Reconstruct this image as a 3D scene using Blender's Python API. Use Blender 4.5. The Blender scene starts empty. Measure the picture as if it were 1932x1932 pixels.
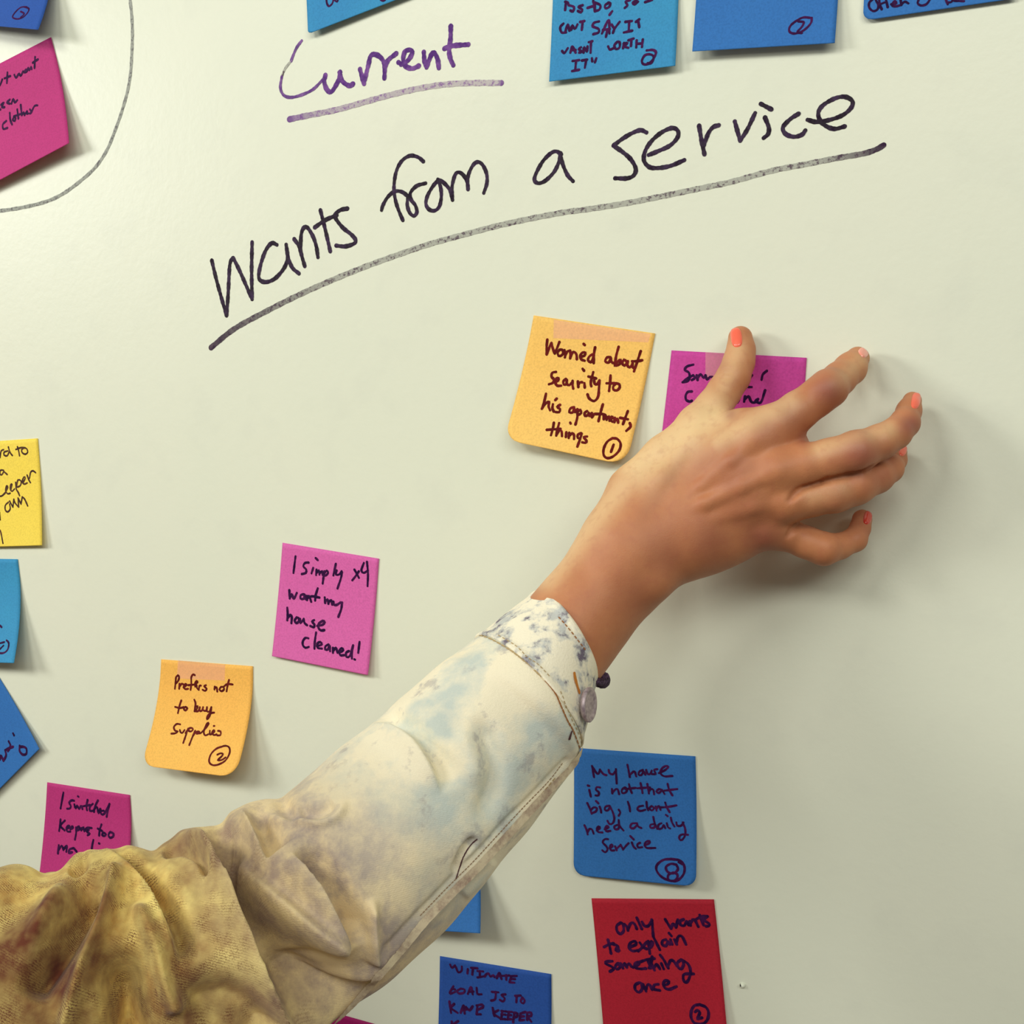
import bpy, bmesh, math, random
import numpy as np
from mathutils import Vector, Matrix
from mathutils.bvhtree import BVHTree
random.seed(4); rng = np.random.default_rng(4)
sc = bpy.context.scene
COL = sc.collection

# ------------------------------------------------------------------ camera, world, lights, exposure
IMG, FPX = 1932.0, 2100.0
YAW, PITCH, DIST, BZ = math.radians(23.0), math.radians(5.0), 0.68, 1.40
FWD = Vector((-math.sin(YAW) * math.cos(PITCH), math.cos(YAW) * math.cos(PITCH), -math.sin(PITCH)))
RGT = Vector((math.cos(YAW), math.sin(YAW), 0.0))
UPV = RGT.cross(FWD)
CAM = Vector((0, 0, BZ)) - FWD * DIST
cam_d = bpy.data.cameras.new('camera'); cam_d.sensor_width = 36.0; cam_d.lens = 36.0 * FPX / IMG
cam_d.clip_start = 0.02; cam_d.clip_end = 60
cam = bpy.data.objects.new('camera', cam_d); COL.objects.link(cam)
cam.matrix_world = Matrix(((RGT.x, UPV.x, -FWD.x, CAM.x), (RGT.y, UPV.y, -FWD.y, CAM.y),
                           (RGT.z, UPV.z, -FWD.z, CAM.z), (0, 0, 0, 1)))
sc.camera = cam
sc.view_settings.view_transform = 'Standard'; sc.view_settings.look = 'None'
sc.view_settings.gamma = 1.0; sc.view_settings.use_curve_mapping = False
sc.view_settings.exposure = -0.2
sc.cycles.use_denoising = True

w = bpy.data.worlds.new('room_light'); sc.world = w; w.use_nodes = True
bg = w.node_tree.nodes['Background']
bg.inputs['Color'].default_value = (0.93, 1.0, 0.96, 1); bg.inputs['Strength'].default_value = 0.15

def area(name, loc, target, size, power, color, size_y=None):
    l = bpy.data.lights.new(name, 'AREA'); l.energy = power; l.color = color
    l.shape = 'RECTANGLE'; l.size = size; l.size_y = size_y or size
    o = bpy.data.objects.new(name, l); COL.objects.link(o); o.location = loc
    d = Vector(target) - Vector(loc); o.rotation_euler = d.to_track_quat('-Z', 'Y').to_euler()
    return o
area('ceiling_lamp', (-2.3, -1.6, 2.25), (0.0, 0, 1.35), 0.8, 38, (1.0, 0.985, 0.94), 0.5)
area('ceiling_lamp', (-1.0, -2.0, 2.75), (0.0, 0, 1.35), 0.9, 23, (1.0, 0.985, 0.94), 0.5)
area('ceiling_lamp', (0.4, -2.2, 2.75), (0.1, 0, 1.35), 1.1, 17, (1.0, 0.985, 0.94), 0.5)
area('ceiling_lamp', (1.5, -1.7, 2.6), (0.2, 0, 1.35), 1.1, 17, (1.0, 0.985, 0.93), 0.5)

# ------------------------------------------------------------------ pixel <-> space helpers
def ray(px, py):
    return (FWD * FPX + RGT * (px - IMG / 2) - UPV * (py - IMG / 2)).normalized()
def at(px, py, lift=0.0):
    """point seen at that pixel, lift metres in front of the board plane y = 0"""
    d = ray(px, py); t = (-lift - CAM.y) / d.y
    return CAM + d * t
def mpp(P):
    return (Vector(P) - CAM).dot(FWD) / FPX
def to_px(V):
    D = V - np.array(CAM)
    z = D @ np.array(FWD)
    return np.stack([IMG / 2 + FPX * (D @ np.array(RGT)) / z, IMG / 2 - FPX * (D @ np.array(UPV)) / z], 1)

# ------------------------------------------------------------------ object helpers
def wloc(o):
    v = Vector((0, 0, 0))
    while o: v = v + o.location; o = o.parent
    return v
def tag(o, label=None, cat=None, group=None, kind=None):
    if label: o['label'] = label
    if cat: o['category'] = cat
    if group: o['group'] = group
    if kind: o['kind'] = kind
    return o
def empty(name, loc):
    o = bpy.data.objects.new(name, None); COL.objects.link(o); o.location = loc; o.empty_display_size = 0.02
    return o
def mesh_obj(name, V, F, mat, parent=None, smooth=True, origin=None):
    V = np.asarray(V, dtype=float)
    base = wloc(parent) if parent else Vector((0, 0, 0))
    if origin is None:
        origin = base if parent else Vector(((V.max(0) + V.min(0)) / 2).tolist())
    me = bpy.data.meshes.new(name)
    me.from_pydata((V - np.array(origin)).tolist(), [], [tuple(int(i) for i in f) for f in F])
    me.materials.append(mat)
    if smooth: me.polygons.foreach_set('use_smooth', [True] * len(me.polygons))
    me.update()
    o = bpy.data.objects.new(name, me); COL.objects.link(o)
    if parent: o.parent = parent
    o.location = Vector(origin) - base
    return o
def box(name, lo, hi, mat, parent=None, bevel=0.0):
    x0, y0, z0 = lo; x1, y1, z1 = hi
    V = [(x, y, z) for x in (x0, x1) for y in (y0, y1) for z in (z0, z1)]
    F = [(0, 1, 3, 2), (4, 6, 7, 5), (0, 4, 5, 1), (2, 3, 7, 6), (0, 2, 6, 4), (1, 5, 7, 3)]
    o = mesh_obj(name, V, F, mat, parent, smooth=False)
    if bevel:
        b = o.modifiers.new('bevel', 'BEVEL'); b.width = bevel; b.segments = 3
    return o

# ------------------------------------------------------------------ materials
def srgb(r, g, b):
    f = lambda c: (c / 255 / 12.92) if c <= 10 else ((c / 255 + 0.055) / 1.055) ** 2.4
    return (f(r), f(g), f(b), 1)
class NT:
    def __init__(s, name):
        s.m = bpy.data.materials.new(name); s.m.use_nodes = True
        s.n = s.m.node_tree.nodes; s.l = s.m.node_tree.links
        s.b = s.n['Principled BSDF']; s.tc = s.n.new('ShaderNodeTexCoord')
    def node(s, t, **kw):
        n = s.n.new(t)
        for k, v in kw.items():
            if k in n.inputs: n.inputs[k].default_value = v
            else: setattr(n, k, v)
        return n
    def link(s, a, b): s.l.new(a, b)
    def noise(s, scale, detail=3, vec=None, rough=0.5):
        n = s.node('ShaderNodeTexNoise', Scale=scale, Detail=detail, Roughness=rough)
        s.link(vec or s.tc.outputs['Object'], n.inputs['Vector']); return n.outputs['Fac']
    def ramp(s, fac, stops):
        r = s.n.new('ShaderNodeValToRGB'); s.link(fac, r.inputs['Fac'])
        e = r.color_ramp.elements
        while len(e) < len(stops): e.new(0.5)
        for i, (p, c) in enumerate(stops):
            e[i].position = p; e[i].color = c if len(c) == 4 else (*c, 1)
        return r.outputs['Color']
    def mix(s, fac, a, b, blend='MIX'):
        n = s.n.new('ShaderNodeMix'); n.data_type = 'RGBA'; n.blend_type = blend
        for sock, v in ((n.inputs['Factor'], fac), (n.inputs[6], a), (n.inputs[7], b)):
            if hasattr(v, 'links') or hasattr(v, 'is_linked'): s.link(v, sock)
            else: sock.default_value = v
        return n.outputs[2]
    def math(s, op, a, b=0.0):
        n = s.n.new('ShaderNodeMath'); n.operation = op
        for sock, v in ((n.inputs[0], a), (n.inputs[1], b)):
            if hasattr(v, 'is_linked'): s.link(v, sock)
            else: sock.default_value = v
        return n.outputs[0]
    def attr(s, name):
        n = s.n.new('ShaderNodeAttribute'); n.attribute_name = name; return n
    def bump(s, h, strength, dist=0.001):
        n = s.n.new('ShaderNodeBump'); n.inputs['Strength'].default_value = strength
        n.inputs['Distance'].default_value = dist
        s.link(h, n.inputs['Height']); s.link(n.outputs['Normal'], s.b.inputs['Normal'])
    def set(s, **kw):
        for k, v in kw.items():
            k = k.replace('_', ' ')
            if hasattr(v, 'is_linked'): s.link(v, s.b.inputs[k])
            else: s.b.inputs[k].default_value = v
        return s.m

def paper(name, rgb, rgb2):
    t = NT(name)
    fib = t.noise(900, 2); big = t.noise(14, 3)
    c = t.mix(t.math('MULTIPLY', t.math('SUBTRACT', big, 0.3), 1.5), srgb(*rgb), srgb(*rgb2))
    sp = t.ramp(fib, [(0.30, (0.86, 0.86, 0.86)), (0.6, (1, 1, 1))])
    c = t.mix(1.0, c, sp, 'MULTIPLY')
    t.bump(fib, 0.25, 0.0003)
    t.set(Base_Color=c, Roughness=0.72); t.b.inputs['Specular IOR Level'].default_value = 0.25
    return t.m
def ink(name, dark, mid, grey, rough=0.45):
    """marker ink: attribute 'ink' 1 = wet dark line, 0 = dry faded line"""
    t = NT(name)
    a = t.attr('ink').outputs['Fac']
    n = t.ramp(t.noise(160, 4, rough=0.65), [(0.42, (0, 0, 0)), (0.66, (1, 1, 1))]); sp = t.noise(420, 4, rough=0.8)
    base = t.mix(n, srgb(*dark), srgb(*mid))
    specks = t.ramp(sp, [(0.40, srgb(*mid)), (0.50, srgb(*grey))])
    c = t.mix(a, specks, base)
    t.b.inputs['Specular IOR Level'].default_value = 0.06
    return t.set(Base_Color=c, Roughness=rough + 0.1)
# ------------------------------------------------------------------ the setting
def whiteboard_mat():
    t = NT('whiteboard_enamel')
    n1 = t.noise(5, 4); n2 = t.noise(260, 3); n3 = t.noise(38, 4)
    c = t.ramp(n1, [(0.3, srgb(228, 233, 211)), (0.7, srgb(232, 235, 213))])
    c = t.mix(t.math('MULTIPLY', t.ramp(n3, [(0.55, (0, 0, 0)), (0.75, (1, 1, 1))]), 0.10), c, srgb(196, 200, 188))
    h = t.math('ADD', t.math('MULTIPLY', n2, 0.5), t.math('MULTIPLY', n3, 0.6))
    t.bump(h, 0.16, 0.0012)
    t.set(Base_Color=c, Roughness=0.36); t.b.inputs['Specular IOR Level'].default_value = 0.25
    return t.m
def plain(name, rgb, rough=0.6, metal=0.0, bump=0.0, scale=60):
    t = NT(name); n = t.noise(scale, 3)
    a = srgb(*rgb); d = tuple(x * 0.86 for x in a[:3]) + (1,)
    t.set(Base_Color=t.mix(n, d, a), Roughness=rough, Metallic=metal)
    if bump: t.bump(n, bump, 0.001)
    return t.m
M_board = whiteboard_mat()
M_alu = plain('brushed_aluminium', (190, 192, 192), 0.35, 1.0)
M_wallpaint = plain('wall_paint', (206, 205, 192), 0.8, 0, 0.2)
M_floor = NT('dark_wood_floor')
_n = M_floor.noise(6, 5); M_floor.set(Base_Color=M_floor.ramp(_n, [(0.3, srgb(84, 48, 30)), (0.7, srgb(130, 84, 50))]), Roughness=0.5)
M_floor = M_floor.m
tag(box('wall_back', (-2.6, 0.020, 0.0), (2.6, 0.14, 2.9), M_wallpaint), kind='structure')
tag(box('floor', (-2.6, -3.2, -0.05), (2.6, 0.14, 0.0), M_floor), kind='structure')
board = tag(box('whiteboard', (-1.3, 0.0, 0.72), (1.5, 0.0198, 2.02), M_board),
            'large white enamel whiteboard with purple and black marker writing, behind all the sticky notes', 'whiteboard')
for lo, hi in (((-1.32, -0.006, 2.02), (1.52, 0.0198, 2.045)), ((-1.32, -0.006, 0.695), (1.52, 0.0198, 0.72)),
               ((-1.325, -0.006, 0.72), (-1.3, 0.0198, 2.02)), ((1.5, -0.006, 0.72), (1.525, 0.0198, 2.02))):
    box('frame_rail', lo, hi, M_alu, board, bevel=0.003)

# ------------------------------------------------------------------ pen strokes laid on a surface
CROPS = {'W': (350, 350, .31056), 'C': (480, 0, .2588), 'F': (680, 250, .2588), 'S': (1100, 150, .31056),
         'O': (920, 580, .18116), 'P': (480, 1000, .1553), 'Q': (250, 1220, .13455), 'B': (1060, 1400, .15013),
         'R': (1100, 1680, .14493), 'U': (780, 1640, .15111), 'X': (60, 1460, .1087), 'Y': (0, 820, .1139),
         'Z': (0, 1180, .16575), 'T': (0, 0, .21739), 'A': (560, 0, .11905), 'N': (1000, 0, .16563),
         'M': (1280, 0, .33747), 'E': (1620, 0, .16149), 'G': (1230, 640, .16563), '0': (0, 0, 1.0)}
def parse(crop, s):
    x0, y0, k = CROPS[crop]; out = []
    for st in s.replace('|', ';').split(';'):
        p = [tuple(map(float, q.split(','))) for q in st.split()]
        if p: out.append([(x0 + a * k, y0 + b * k) for a, b in p])
    return out
def smooth_line(p, step=2.2):
    if len(p) == 1: p = [p[0], (p[0][0] + 1.2, p[0][1] + 0.6)]
    P = np.array(p, float)
    if len(P) == 2: Q = np.array([P[0] * 2 - P[1], *P, P[1] * 2 - P[0]])
    else: Q = np.vstack([P[0] * 2 - P[1], P, P[-1] * 2 - P[-2]])
    out = []
    for i in range(1, len(Q) - 2):
        p0, p1, p2, p3 = Q[i - 1:i + 3]
        n = max(2, int(np.linalg.norm(p2 - p1) / step))
        for t in np.arange(n) / n:
            out.append(0.5 * (2 * p1 + (p2 - p0) * t + (2 * p0 - 5 * p1 + 4 * p2 - p3) * t * t + (3 * p1 - p0 - 3 * p2 + p3) * t ** 3))
    out.append(Q[-2])
    return np.array(out)
def strokes(name, lines, width, mat, parent, bvh=None, off=0.00016, label=None, ink_f=None, jitter=0.10, dirn=None):
    """ribbons of ink; each sample is dropped on to the surface the pen wrote on"""
    V, F, K = [], [], []
    for li, line in enumerate(lines):
        S = smooth_line(line)
        P, N = [], []
        for q in S:
            d = ray(q[0], q[1])
            if bvh is None: h = at(q[0], q[1], 0.0); n = Vector((0, -1, 0))
            else:
                h, n, _, _ = bvh.ray_cast(CAM, d)
                if h is None: continue
                if n.dot(d) > 0: n = -n
            P.append(h + n * (off + 0.000012 * (li % 5))); N.append(n)
        if len(P) < 2: continue
        ph = random.random() * 6
        nP = len(P); base = len(V)
        # caps: extra samples at both ends
        seq = []
        T0 = (P[1] - P[0]).normalized(); T1 = (P[-1] - P[-2]).normalized()
        r0 = width / 2 * mpp(P[0]); r1 = width / 2 * mpp(P[-1])
        for a in (90, 60, 30): seq.append((P[0] - T0 * r0 * math.sin(math.radians(a)), T0, N[0], r0 * math.cos(math.radians(a)) + 1e-5, 0.0))
        for i in range(nP):
            T = (P[min(i + 1, nP - 1)] - P[max(i - 1, 0)])
            T = T.normalized() if T.length > 1e-9 else T0
            k = 1 + jitter * math.sin(ph + i * 0.55) + jitter * 0.6 * math.sin(ph * 2 + i * 1.7)
            seq.append((P[i], T, N[i], width / 2 * mpp(P[i]) * k, i / (nP - 1)))
        for a in (30, 60, 90): seq.append((P[-1] + T1 * r1 * math.sin(math.radians(a)), T1, N[-1], r1 * math.cos(math.radians(a)) + 1e-5, 1.0))
        for c, T, n, r, t in seq:
            s = n.cross(T).normalized()
            V += [tuple(c + s * r), tuple(c + n * 0.00004), tuple(c - s * r)]
            k = ink_f(t, li) if ink_f else 1.0
            K += [k, k, k]
        for i in range(len(seq) - 1):
            a = base + 3 * i
            F += [(a, a + 1, a + 4, a + 3), (a + 1, a + 2, a + 5, a + 4)]
    o = mesh_obj(name, V, F, mat, parent)
    at_ = o.data.attributes.new('ink', 'FLOAT', 'POINT'); at_.data.foreach_set('value', K)
    if label: o['label'] = label
    return o

M_black = ink('black_marker', (30, 14, 34), (62, 42, 74), (196, 197, 184))
M_purple = ink('purple_marker', (84, 40, 120), (132, 84, 158), (202, 192, 196))
M_line = ink('dry_grey_marker', (56, 36, 60), (98, 84, 92), (178, 180, 166))
HW = 'handwriting'
def fade_ends(t, li): return max(0.0, 1 - t / 0.22, (t - 0.9) / 0.1)
def fade_cur(t, li): return max(0.0, 0.9 - t / 0.18, 0.25 - 0.3 * t, (t - 0.985) * 60)
strokes('underline', parse('0', '398,656 443,620 505,586 567,555 630,527 692,502 750,481 809,461 874,443 939,426 1003,412 1068,400 1100,396 1178,384 1255,369 1333,353 1380,343 1457,322 1519,310 1581,298 1628,290 1653,282 1667,274'),
        10.5, M_line, board, ink_f=fade_ends, label='long curved black underline faded grey', jitter=0.06)
strokes('underline', parse('C', '255,870 400,840 600,800 800,745 1000,690 1200,645 1400,615 1600,605 1800,605'),
        11, ink('lilac_marker', (112, 66, 140), (146, 112, 160), (196, 190, 186)), board, ink_f=fade_cur, label='short purple underline faded lilac', jitter=0.06)
strokes('marker_arc', parse('T', '1090,-420 1118,-150 1130,0 1145,150 1150,300 1145,450 1135,620 1110,780 1060,960 1000,1130 930,1300 830,1450 700,1570 550,1680 400,1750 200,1800 0,1830 -300,1860 -700,1840'),
        6.8, ink('grey_arc_marker', (70, 66, 72), (112, 110, 110), (172, 176, 164)), board, ink_f=lambda t, li: 0.12, label='thin grey rounded outline', jitter=0.08)
def word(crop, s, wd, mat, label): strokes('handwritten_word', parse(crop, s), wd, mat, board, label=label, ink_f=lambda t, li: 0.97)
word('W', '160,455 185,560 215,670 250,790;250,790 260,650 270,480 290,440;290,440 330,520 405,690;405,690 402,520 405,345;555,360 525,350 490,390 460,470 445,550 460,580 500,585 550,560 600,500 620,440 612,360;612,360 625,440 650,500 690,535;660,325 690,370 710,440 725,490;700,400 702,310 715,262 740,255 775,310 795,370 805,435;820,150 850,270 880,400;785,255 850,210 920,180;985,140 940,150 908,185 950,250 1010,300 1035,335 1020,355 970,370 915,365', 8.0, M_black, 'black handwritten word Wants')
word('F', '460,212 420,180 360,170 300,210 260,290 245,400 255,490 280,570 310,640;155,565 165,530 200,470 250,430 300,432 340,460 345,480 342,530 360,585 390,608 412,580 400,530 370,490 365,440 410,390 475,370;570,345 530,390 490,460 478,520 500,560 540,570 575,540 590,470 585,400 565,345;565,342 600,360 640,400 660,440 672,492;672,492 668,400 690,310 715,290 745,305 775,350 785,415;785,415 785,320 820,240 855,215 890,235 920,300 922,370 900,440', 7.4, M_black, 'black handwritten word from')
word('F', '1465,160 1430,138 1390,150 1330,210 1280,300 1270,350 1300,370 1350,350 1410,290 1445,220 1460,150;1455,150 1475,230 1510,310 1550,355', 7.6, M_black, 'black handwritten letter a')
word('S', '385,322 350,308 300,325 240,360 185,402;185,402 240,440 290,485 320,540 310,580 270,600 195,600;400,458 450,438 530,400 575,350 575,310 540,295 480,320 420,370 380,430 370,490 400,530 450,538 530,525 615,490;705,280 720,370 738,455;735,400 760,330 790,290 825,278;922,255 940,320 955,372;955,372 1000,300 1045,205;1105,230 1128,290 1125,330 1098,355;1080,148 1145,182;1310,208 1260,240 1215,290 1230,330 1280,348 1330,335 1350,310;1365,245 1420,258 1500,245 1580,215 1630,170 1635,130 1590,105 1530,115 1460,155 1430,200 1440,250 1480,285 1530,300 1590,285', 8.2, M_black, 'black handwritten word service')
strokes('handwritten_word', parse('C', '345,298 310,345 285,400 268,445;200,560 190,640 215,695 270,710 350,690 430,650 500,580'), 6, M_purple, board, label='thin purple capital C', ink_f=lambda t, li: 0.9)
word('C', '518,548 510,600 530,655 560,670 590,630 615,580 625,525;620,530 640,590 690,625 720,612;770,505 785,560 800,610;800,600 830,480 850,405 890,400 930,430 950,480 948,570;950,500 975,440 1035,390;1050,455;1070,470 1120,440 1150,390 1140,365 1100,375 1085,430 1100,480 1150,500 1200,480;1235,380 1240,440 1255,490;1260,480 1290,400 1310,385 1335,430 1345,495;1432,190 1430,280 1420,370 1430,430 1450,475;1385,355 1440,335 1560,325', 9.4, M_purple, 'purple handwritten letters urrent')
strokes('smudge', parse('C', '268,445 225,500 200,560'), 5, M_line, board, label='wiped grey stretch of the purple C', ink_f=lambda t, li: 0.0)
# a drip of paint with a black speck on the board, right of the red note
def blob(name, px, py, rx, ry, h, mat, parent, ang=0.0):
    V, F = [], []; c = at(px, py, 0); m = mpp(c); nr, na = 6, 18
    for i in range(nr + 1):
        a = math.pi / 2 * i / nr
        for j in range(na):
            b = 2 * math.pi * j / na
            x = rx * math.cos(a) * math.cos(b); z = ry * math.cos(a) * math.sin(b)
            V.append((c.x + m * (x * math.cos(ang) - z * math.sin(ang)), -h * math.sin(a) - 0.00001, c.z + m * (x * math.sin(ang) + z * math.cos(ang))))
    for i in range(nr):
        for j in range(na):
            F.append((i * na + j, i * na + (j + 1) % na, (i + 1) * na + (j + 1) % na, (i + 1) * na + j))
    return mesh_obj(name, V, F, mat, parent)
blob('enamel_bump', 1401, 1859, 6, 5, 0.0018, M_board, board, 0.6)
blob('speck', 1398, 1857.5, 1.6, 2.4, 0.0024, plain('black_dirt', (22, 14, 12)), board, 0.4)
# ------------------------------------------------------------------ sticky notes
M_or1 = paper('light_orange_paper', (255, 203, 104), (255, 211, 118))
M_or2 = paper('orange_paper', (255, 192, 90), (255, 202, 98))
M_pink = paper('orchid_pink_paper', (222, 102, 174), (226, 110, 180))
M_mag = paper('magenta_paper', (190, 52, 122), (200, 56, 130))
M_blue = paper('blue_paper', (48, 112, 184), (54, 122, 192))
M_cyan = paper('sky_blue_paper', (60, 156, 200), (54, 132, 192))
M_dblue = paper('deep_blue_paper', (40, 84, 164), (44, 92, 176))
M_red = paper('red_paper', (188, 34, 52), (176, 30, 50))
M_yel = paper('yellow_paper', (255, 224, 82), (255, 230, 98))
M_plum = paper('plum_paper', (160, 14, 96), (150, 10, 90))
def pen(name, dark, mid): return ink(name, dark, mid, mid, 0.5)
K_red = pen('maroon_pen', (92, 20, 18), (118, 28, 26))
K_brown = pen('brown_pen', (84, 20, 18), (112, 34, 28))
K_navy = pen('dark_navy_pen', (38, 14, 56), (72, 24, 74))
K_plum = pen('dark_plum_pen', (54, 16, 62), (78, 26, 80))
K_olive = pen('dark_brown_pen', (62, 40, 40), (96, 66, 44))

def note(mat, tl, tr, br, bl, label, lift=(0.004, 0.004), rad=(0, 0), bow=0.0, top=0.0006, twist=0.0):
    """a square of paper stuck along its top edge; its free foot stands off the board by lift (left, right)"""
    L = lambda s: lift[0] * (1 - s) + lift[1] * s
    A, B = at(*tl, top), at(*tr, top); C, D = at(*br, top + lift[1]), at(*bl, top + lift[0])
    ns, nt = 28, 34; V, F, UV = [], [], []
    ts = [1 - (1 - i / nt) ** 1.35 for i in range(nt + 1)]
    ts = [t if t < 1 else 1 for t in ts]
    for t in ts:
        lo = hi = 0.0
        for side, r in ((0, rad[0]), (1, rad[1])):
            if r > 0 and t > 1 - r:
                q = (t - (1 - r)) / r; ins = r * (1 - math.sqrt(max(0.0, 1 - q ** 2.2)))
                if side == 0: lo = ins
                else: hi = ins
        for i in range(ns + 1):
            s = lo + (1 - lo - hi) * i / ns
            p = (A * (1 - s) + B * s) * (1 - t) + (D * (1 - s) + C * s) * t
            curve = max(0.0, (t - 0.12) / 0.88) ** 1.8
            y = -(top + L(s) * curve) - bow * math.sin(math.pi * s) * t * 0.5 - twist * 0.0006 * math.sin(5 * s + 3 * t) * t
            # keep the sheet on its own width: x,z follow the arc
            V.append((p.x, min(y, -0.0005), p.z)); UV.append((s, 1 - t))
    for j in range(nt):
        for i in range(ns):
            a = j * (ns + 1) + i
            F.append((a, a + ns + 1, a + ns + 2, a + 1))
    o = mesh_obj('sticky_note', V, F, mat)
    s_ = o.modifiers.new('thickness', 'SOLIDIFY'); s_.thickness = 0.0002; s_.offset = -1
    tag(o, label, 'sticky note')
    o_bvh = BVHTree.FromPolygons([Vector(v) for v in V], F)
    return o, o_bvh
def write(n, crop, s, width, mat, label=None):
    strokes(HW, parse(crop, s), width * 1.14, mat, n[0], bvh=n[1], label=label, off=0.00012)
M_pale_strip = NT('pale_translucent_strip'); M_pale_strip.set(Base_Color=srgb(250, 205, 190), Roughness=0.3, Alpha=0.30); M_pale_strip = M_pale_strip.m
def tape(n, quad, label, mat=None):  # pale see-through patch laid over the paper
    V, F = [], []; k = 8
    q = [np.array(p, float) for p in quad]
    for j in range(k + 1):
        for i in range(k + 1):
            s, t = i / k, j / k
            p = (q[0] * (1 - s) + q[1] * s) * (1 - t) + (q[3] * (1 - s) + q[2] * s) * t
            h, nn, _, _ = n[1].ray_cast(CAM, ray(*p))
            if h is None: h = at(p[0], p[1], 0.001); nn = Vector((0, -1, 0))
            if nn.y > 0: nn = -nn
            V.append(tuple(h + nn * 0.0001))
    for j in range(k):
        for i in range(k):
            a = j * (k + 1) + i; F.append((a, a + k + 1, a + k + 2, a + 1))
    o = mesh_obj('tape', V, F, mat or M_pale_strip, n[0]); o['label'] = label

n = note(M_or1, (1007, 595), (1236, 629), (1181, 878), (951, 829), 'light orange sticky note reading Worried about security to his apartment, things', (0.010, 0.008), (0.13, 0.15))
tape(n, [(1045, 603), (1228, 630), (1223, 646), (1044, 638)], 'pale translucent strip')
write(n, 'O', '622,335 615,410 615,490;615,490 650,400 665,370;665,370 680,430 700,480;700,480 725,420 748,360;750,440 730,470 740,505 770,500 790,470 775,440 750,442;800,445 810,490 805,520;808,500 830,460 855,450;860,450 865,500 860,530;865,510 885,470 905,465 925,490 930,540;1000,380 1012,392;970,515 1010,500 1020,470 990,470 965,500 975,540 1010,555;1090,490 1060,510 1045,550 1075,570 1095,540 1120,415;1120,415 1108,480 1105,580;1280,520 1245,520 1225,560 1260,575 1285,530;1285,530 1290,565 1310,580;1365,410 1340,500 1325,605;1330,600 1360,560 1385,545 1375,590 1340,605;1420,545 1400,580 1425,605 1450,580 1435,550;1460,560 1455,600 1480,625 1510,590;1510,580 1510,620 1535,635;1595,455 1560,560 1525,665;1505,560 1560,560 1610,550', 4.6, K_red)
write(n, 'O', '712,672 675,680 665,720 690,750 680,785 640,800;700,780 735,760 740,735 715,740 705,780 725,815 765,815;815,745 788,770 795,805 820,800;825,755 825,795 850,810 880,780;885,765 885,810 892,845;940,770 945,830;945,810 965,780 985,780;1008,790 1012,835;990,640 1005,660;1100,675 1075,780 1080,820;1050,720 1130,740;1110,760 1115,795 1140,800 1160,765;1165,760 1160,840 1150,930 1110,975 1060,950 1040,905;1280,710 1275,790 1265,870;1240,790 1320,790;1340,790 1310,820 1310,855 1345,865 1375,835 1370,800 1335,790', 4.6, K_red)
write(n, 'O', '608,900 590,980 565,1055;570,1050 605,1000 640,985 635,1030 650,1070;680,1010 675,1050 690,1085;705,965 720,950;755,1015 725,1035 755,1060 745,1090 710,1090;900,1040 865,1050 850,1090 885,1095 905,1055 910,1090;935,1060 935,1140 915,1220;935,1090 965,1065 975,1100 945,1120;1035,1080 1010,1100 1015,1130 1045,1120 1055,1090 1060,1130;1085,1100 1085,1150 1110,1110 1125,1110;1200,1010 1175,1100 1155,1185;1120,1110 1200,1110 1225,1120;1210,1120 1210,1165;1210,1150 1235,1130 1240,1170;1240,1160 1265,1135 1270,1180;1275,1165 1305,1150 1290,1135 1275,1165 1300,1190;1325,1150 1320,1195;1320,1185 1350,1160 1360,1200;1460,1080 1430,1160 1410,1215;1380,1150 1460,1165;1480,1205 1490,1240 1445,1285', 4.6, K_red)
write(n, 'O', '690,1200 680,1260 660,1330;615,1275 690,1270 760,1265;745,1205 725,1280 715,1335;720,1320 750,1280 770,1290 775,1340;820,1300 815,1350;860,1200 865,1210;850,1305 845,1360;850,1340 880,1310 900,1330 900,1370;975,1310 940,1325 940,1360 965,1360 980,1315;980,1315 960,1380 935,1450;1035,1345 1000,1350 1030,1390 1020,1410 985,1405;1300,1362 1245,1400 1210,1470 1210,1540 1250,1570 1310,1550 1370,1490 1385,1420 1350,1370 1300,1362;1312,1430 1285,1505', 4.4, K_red)

n = note(M_pink, (533, 1024), (715, 1054), (694, 1274), (513, 1238), 'orchid pink sticky note reading I simply want my house cleaned, with x4', (0.0025, 0.004))
write(n, 'P', '500,320 475,520;660,395 615,400 595,440 630,480 625,520 575,535;715,460 695,525;745,340 770,365;755,480 750,545;755,520 785,490 790,540;790,530 825,500 830,545;850,500 830,650;845,530 880,490 895,520 870,550 840,550;990,410 960,550;1000,490 990,540 1030,540 1060,500;1065,510 1050,590 1010,710;1215,480 1245,530 1270,580;1270,500 1230,560 1190,610;1330,400 1300,490 1330,520 1380,490;1368,385 1380,530 1375,680', 4.0, K_navy)
write(n, 'P', '425,730 430,830;430,830 455,780 480,835 515,765;600,780 565,790 560,830 600,835 615,785 625,840;640,800 640,850;640,830 665,800 690,870;770,710 745,790 738,855;640,830 700,805 790,820;855,820 860,885;860,870 890,840 900,895;900,880 935,850 945,905;960,870 965,905 1000,910 1045,880;1065,880 1055,960 1020,1055;400,945 405,1020 400,1095;405,1070 440,1030 455,1060 450,1130;515,1060 490,1100 510,1130 540,1110 535,1065 510,1065;555,1080 560,1130 595,1090;600,1080 610,1130 640,1155;725,1095 700,1110 730,1150 720,1180 680,1165;765,1165 830,1150 855,1120 830,1105 780,1140 780,1190 810,1220 850,1215', 4.4, K_navy)
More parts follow.
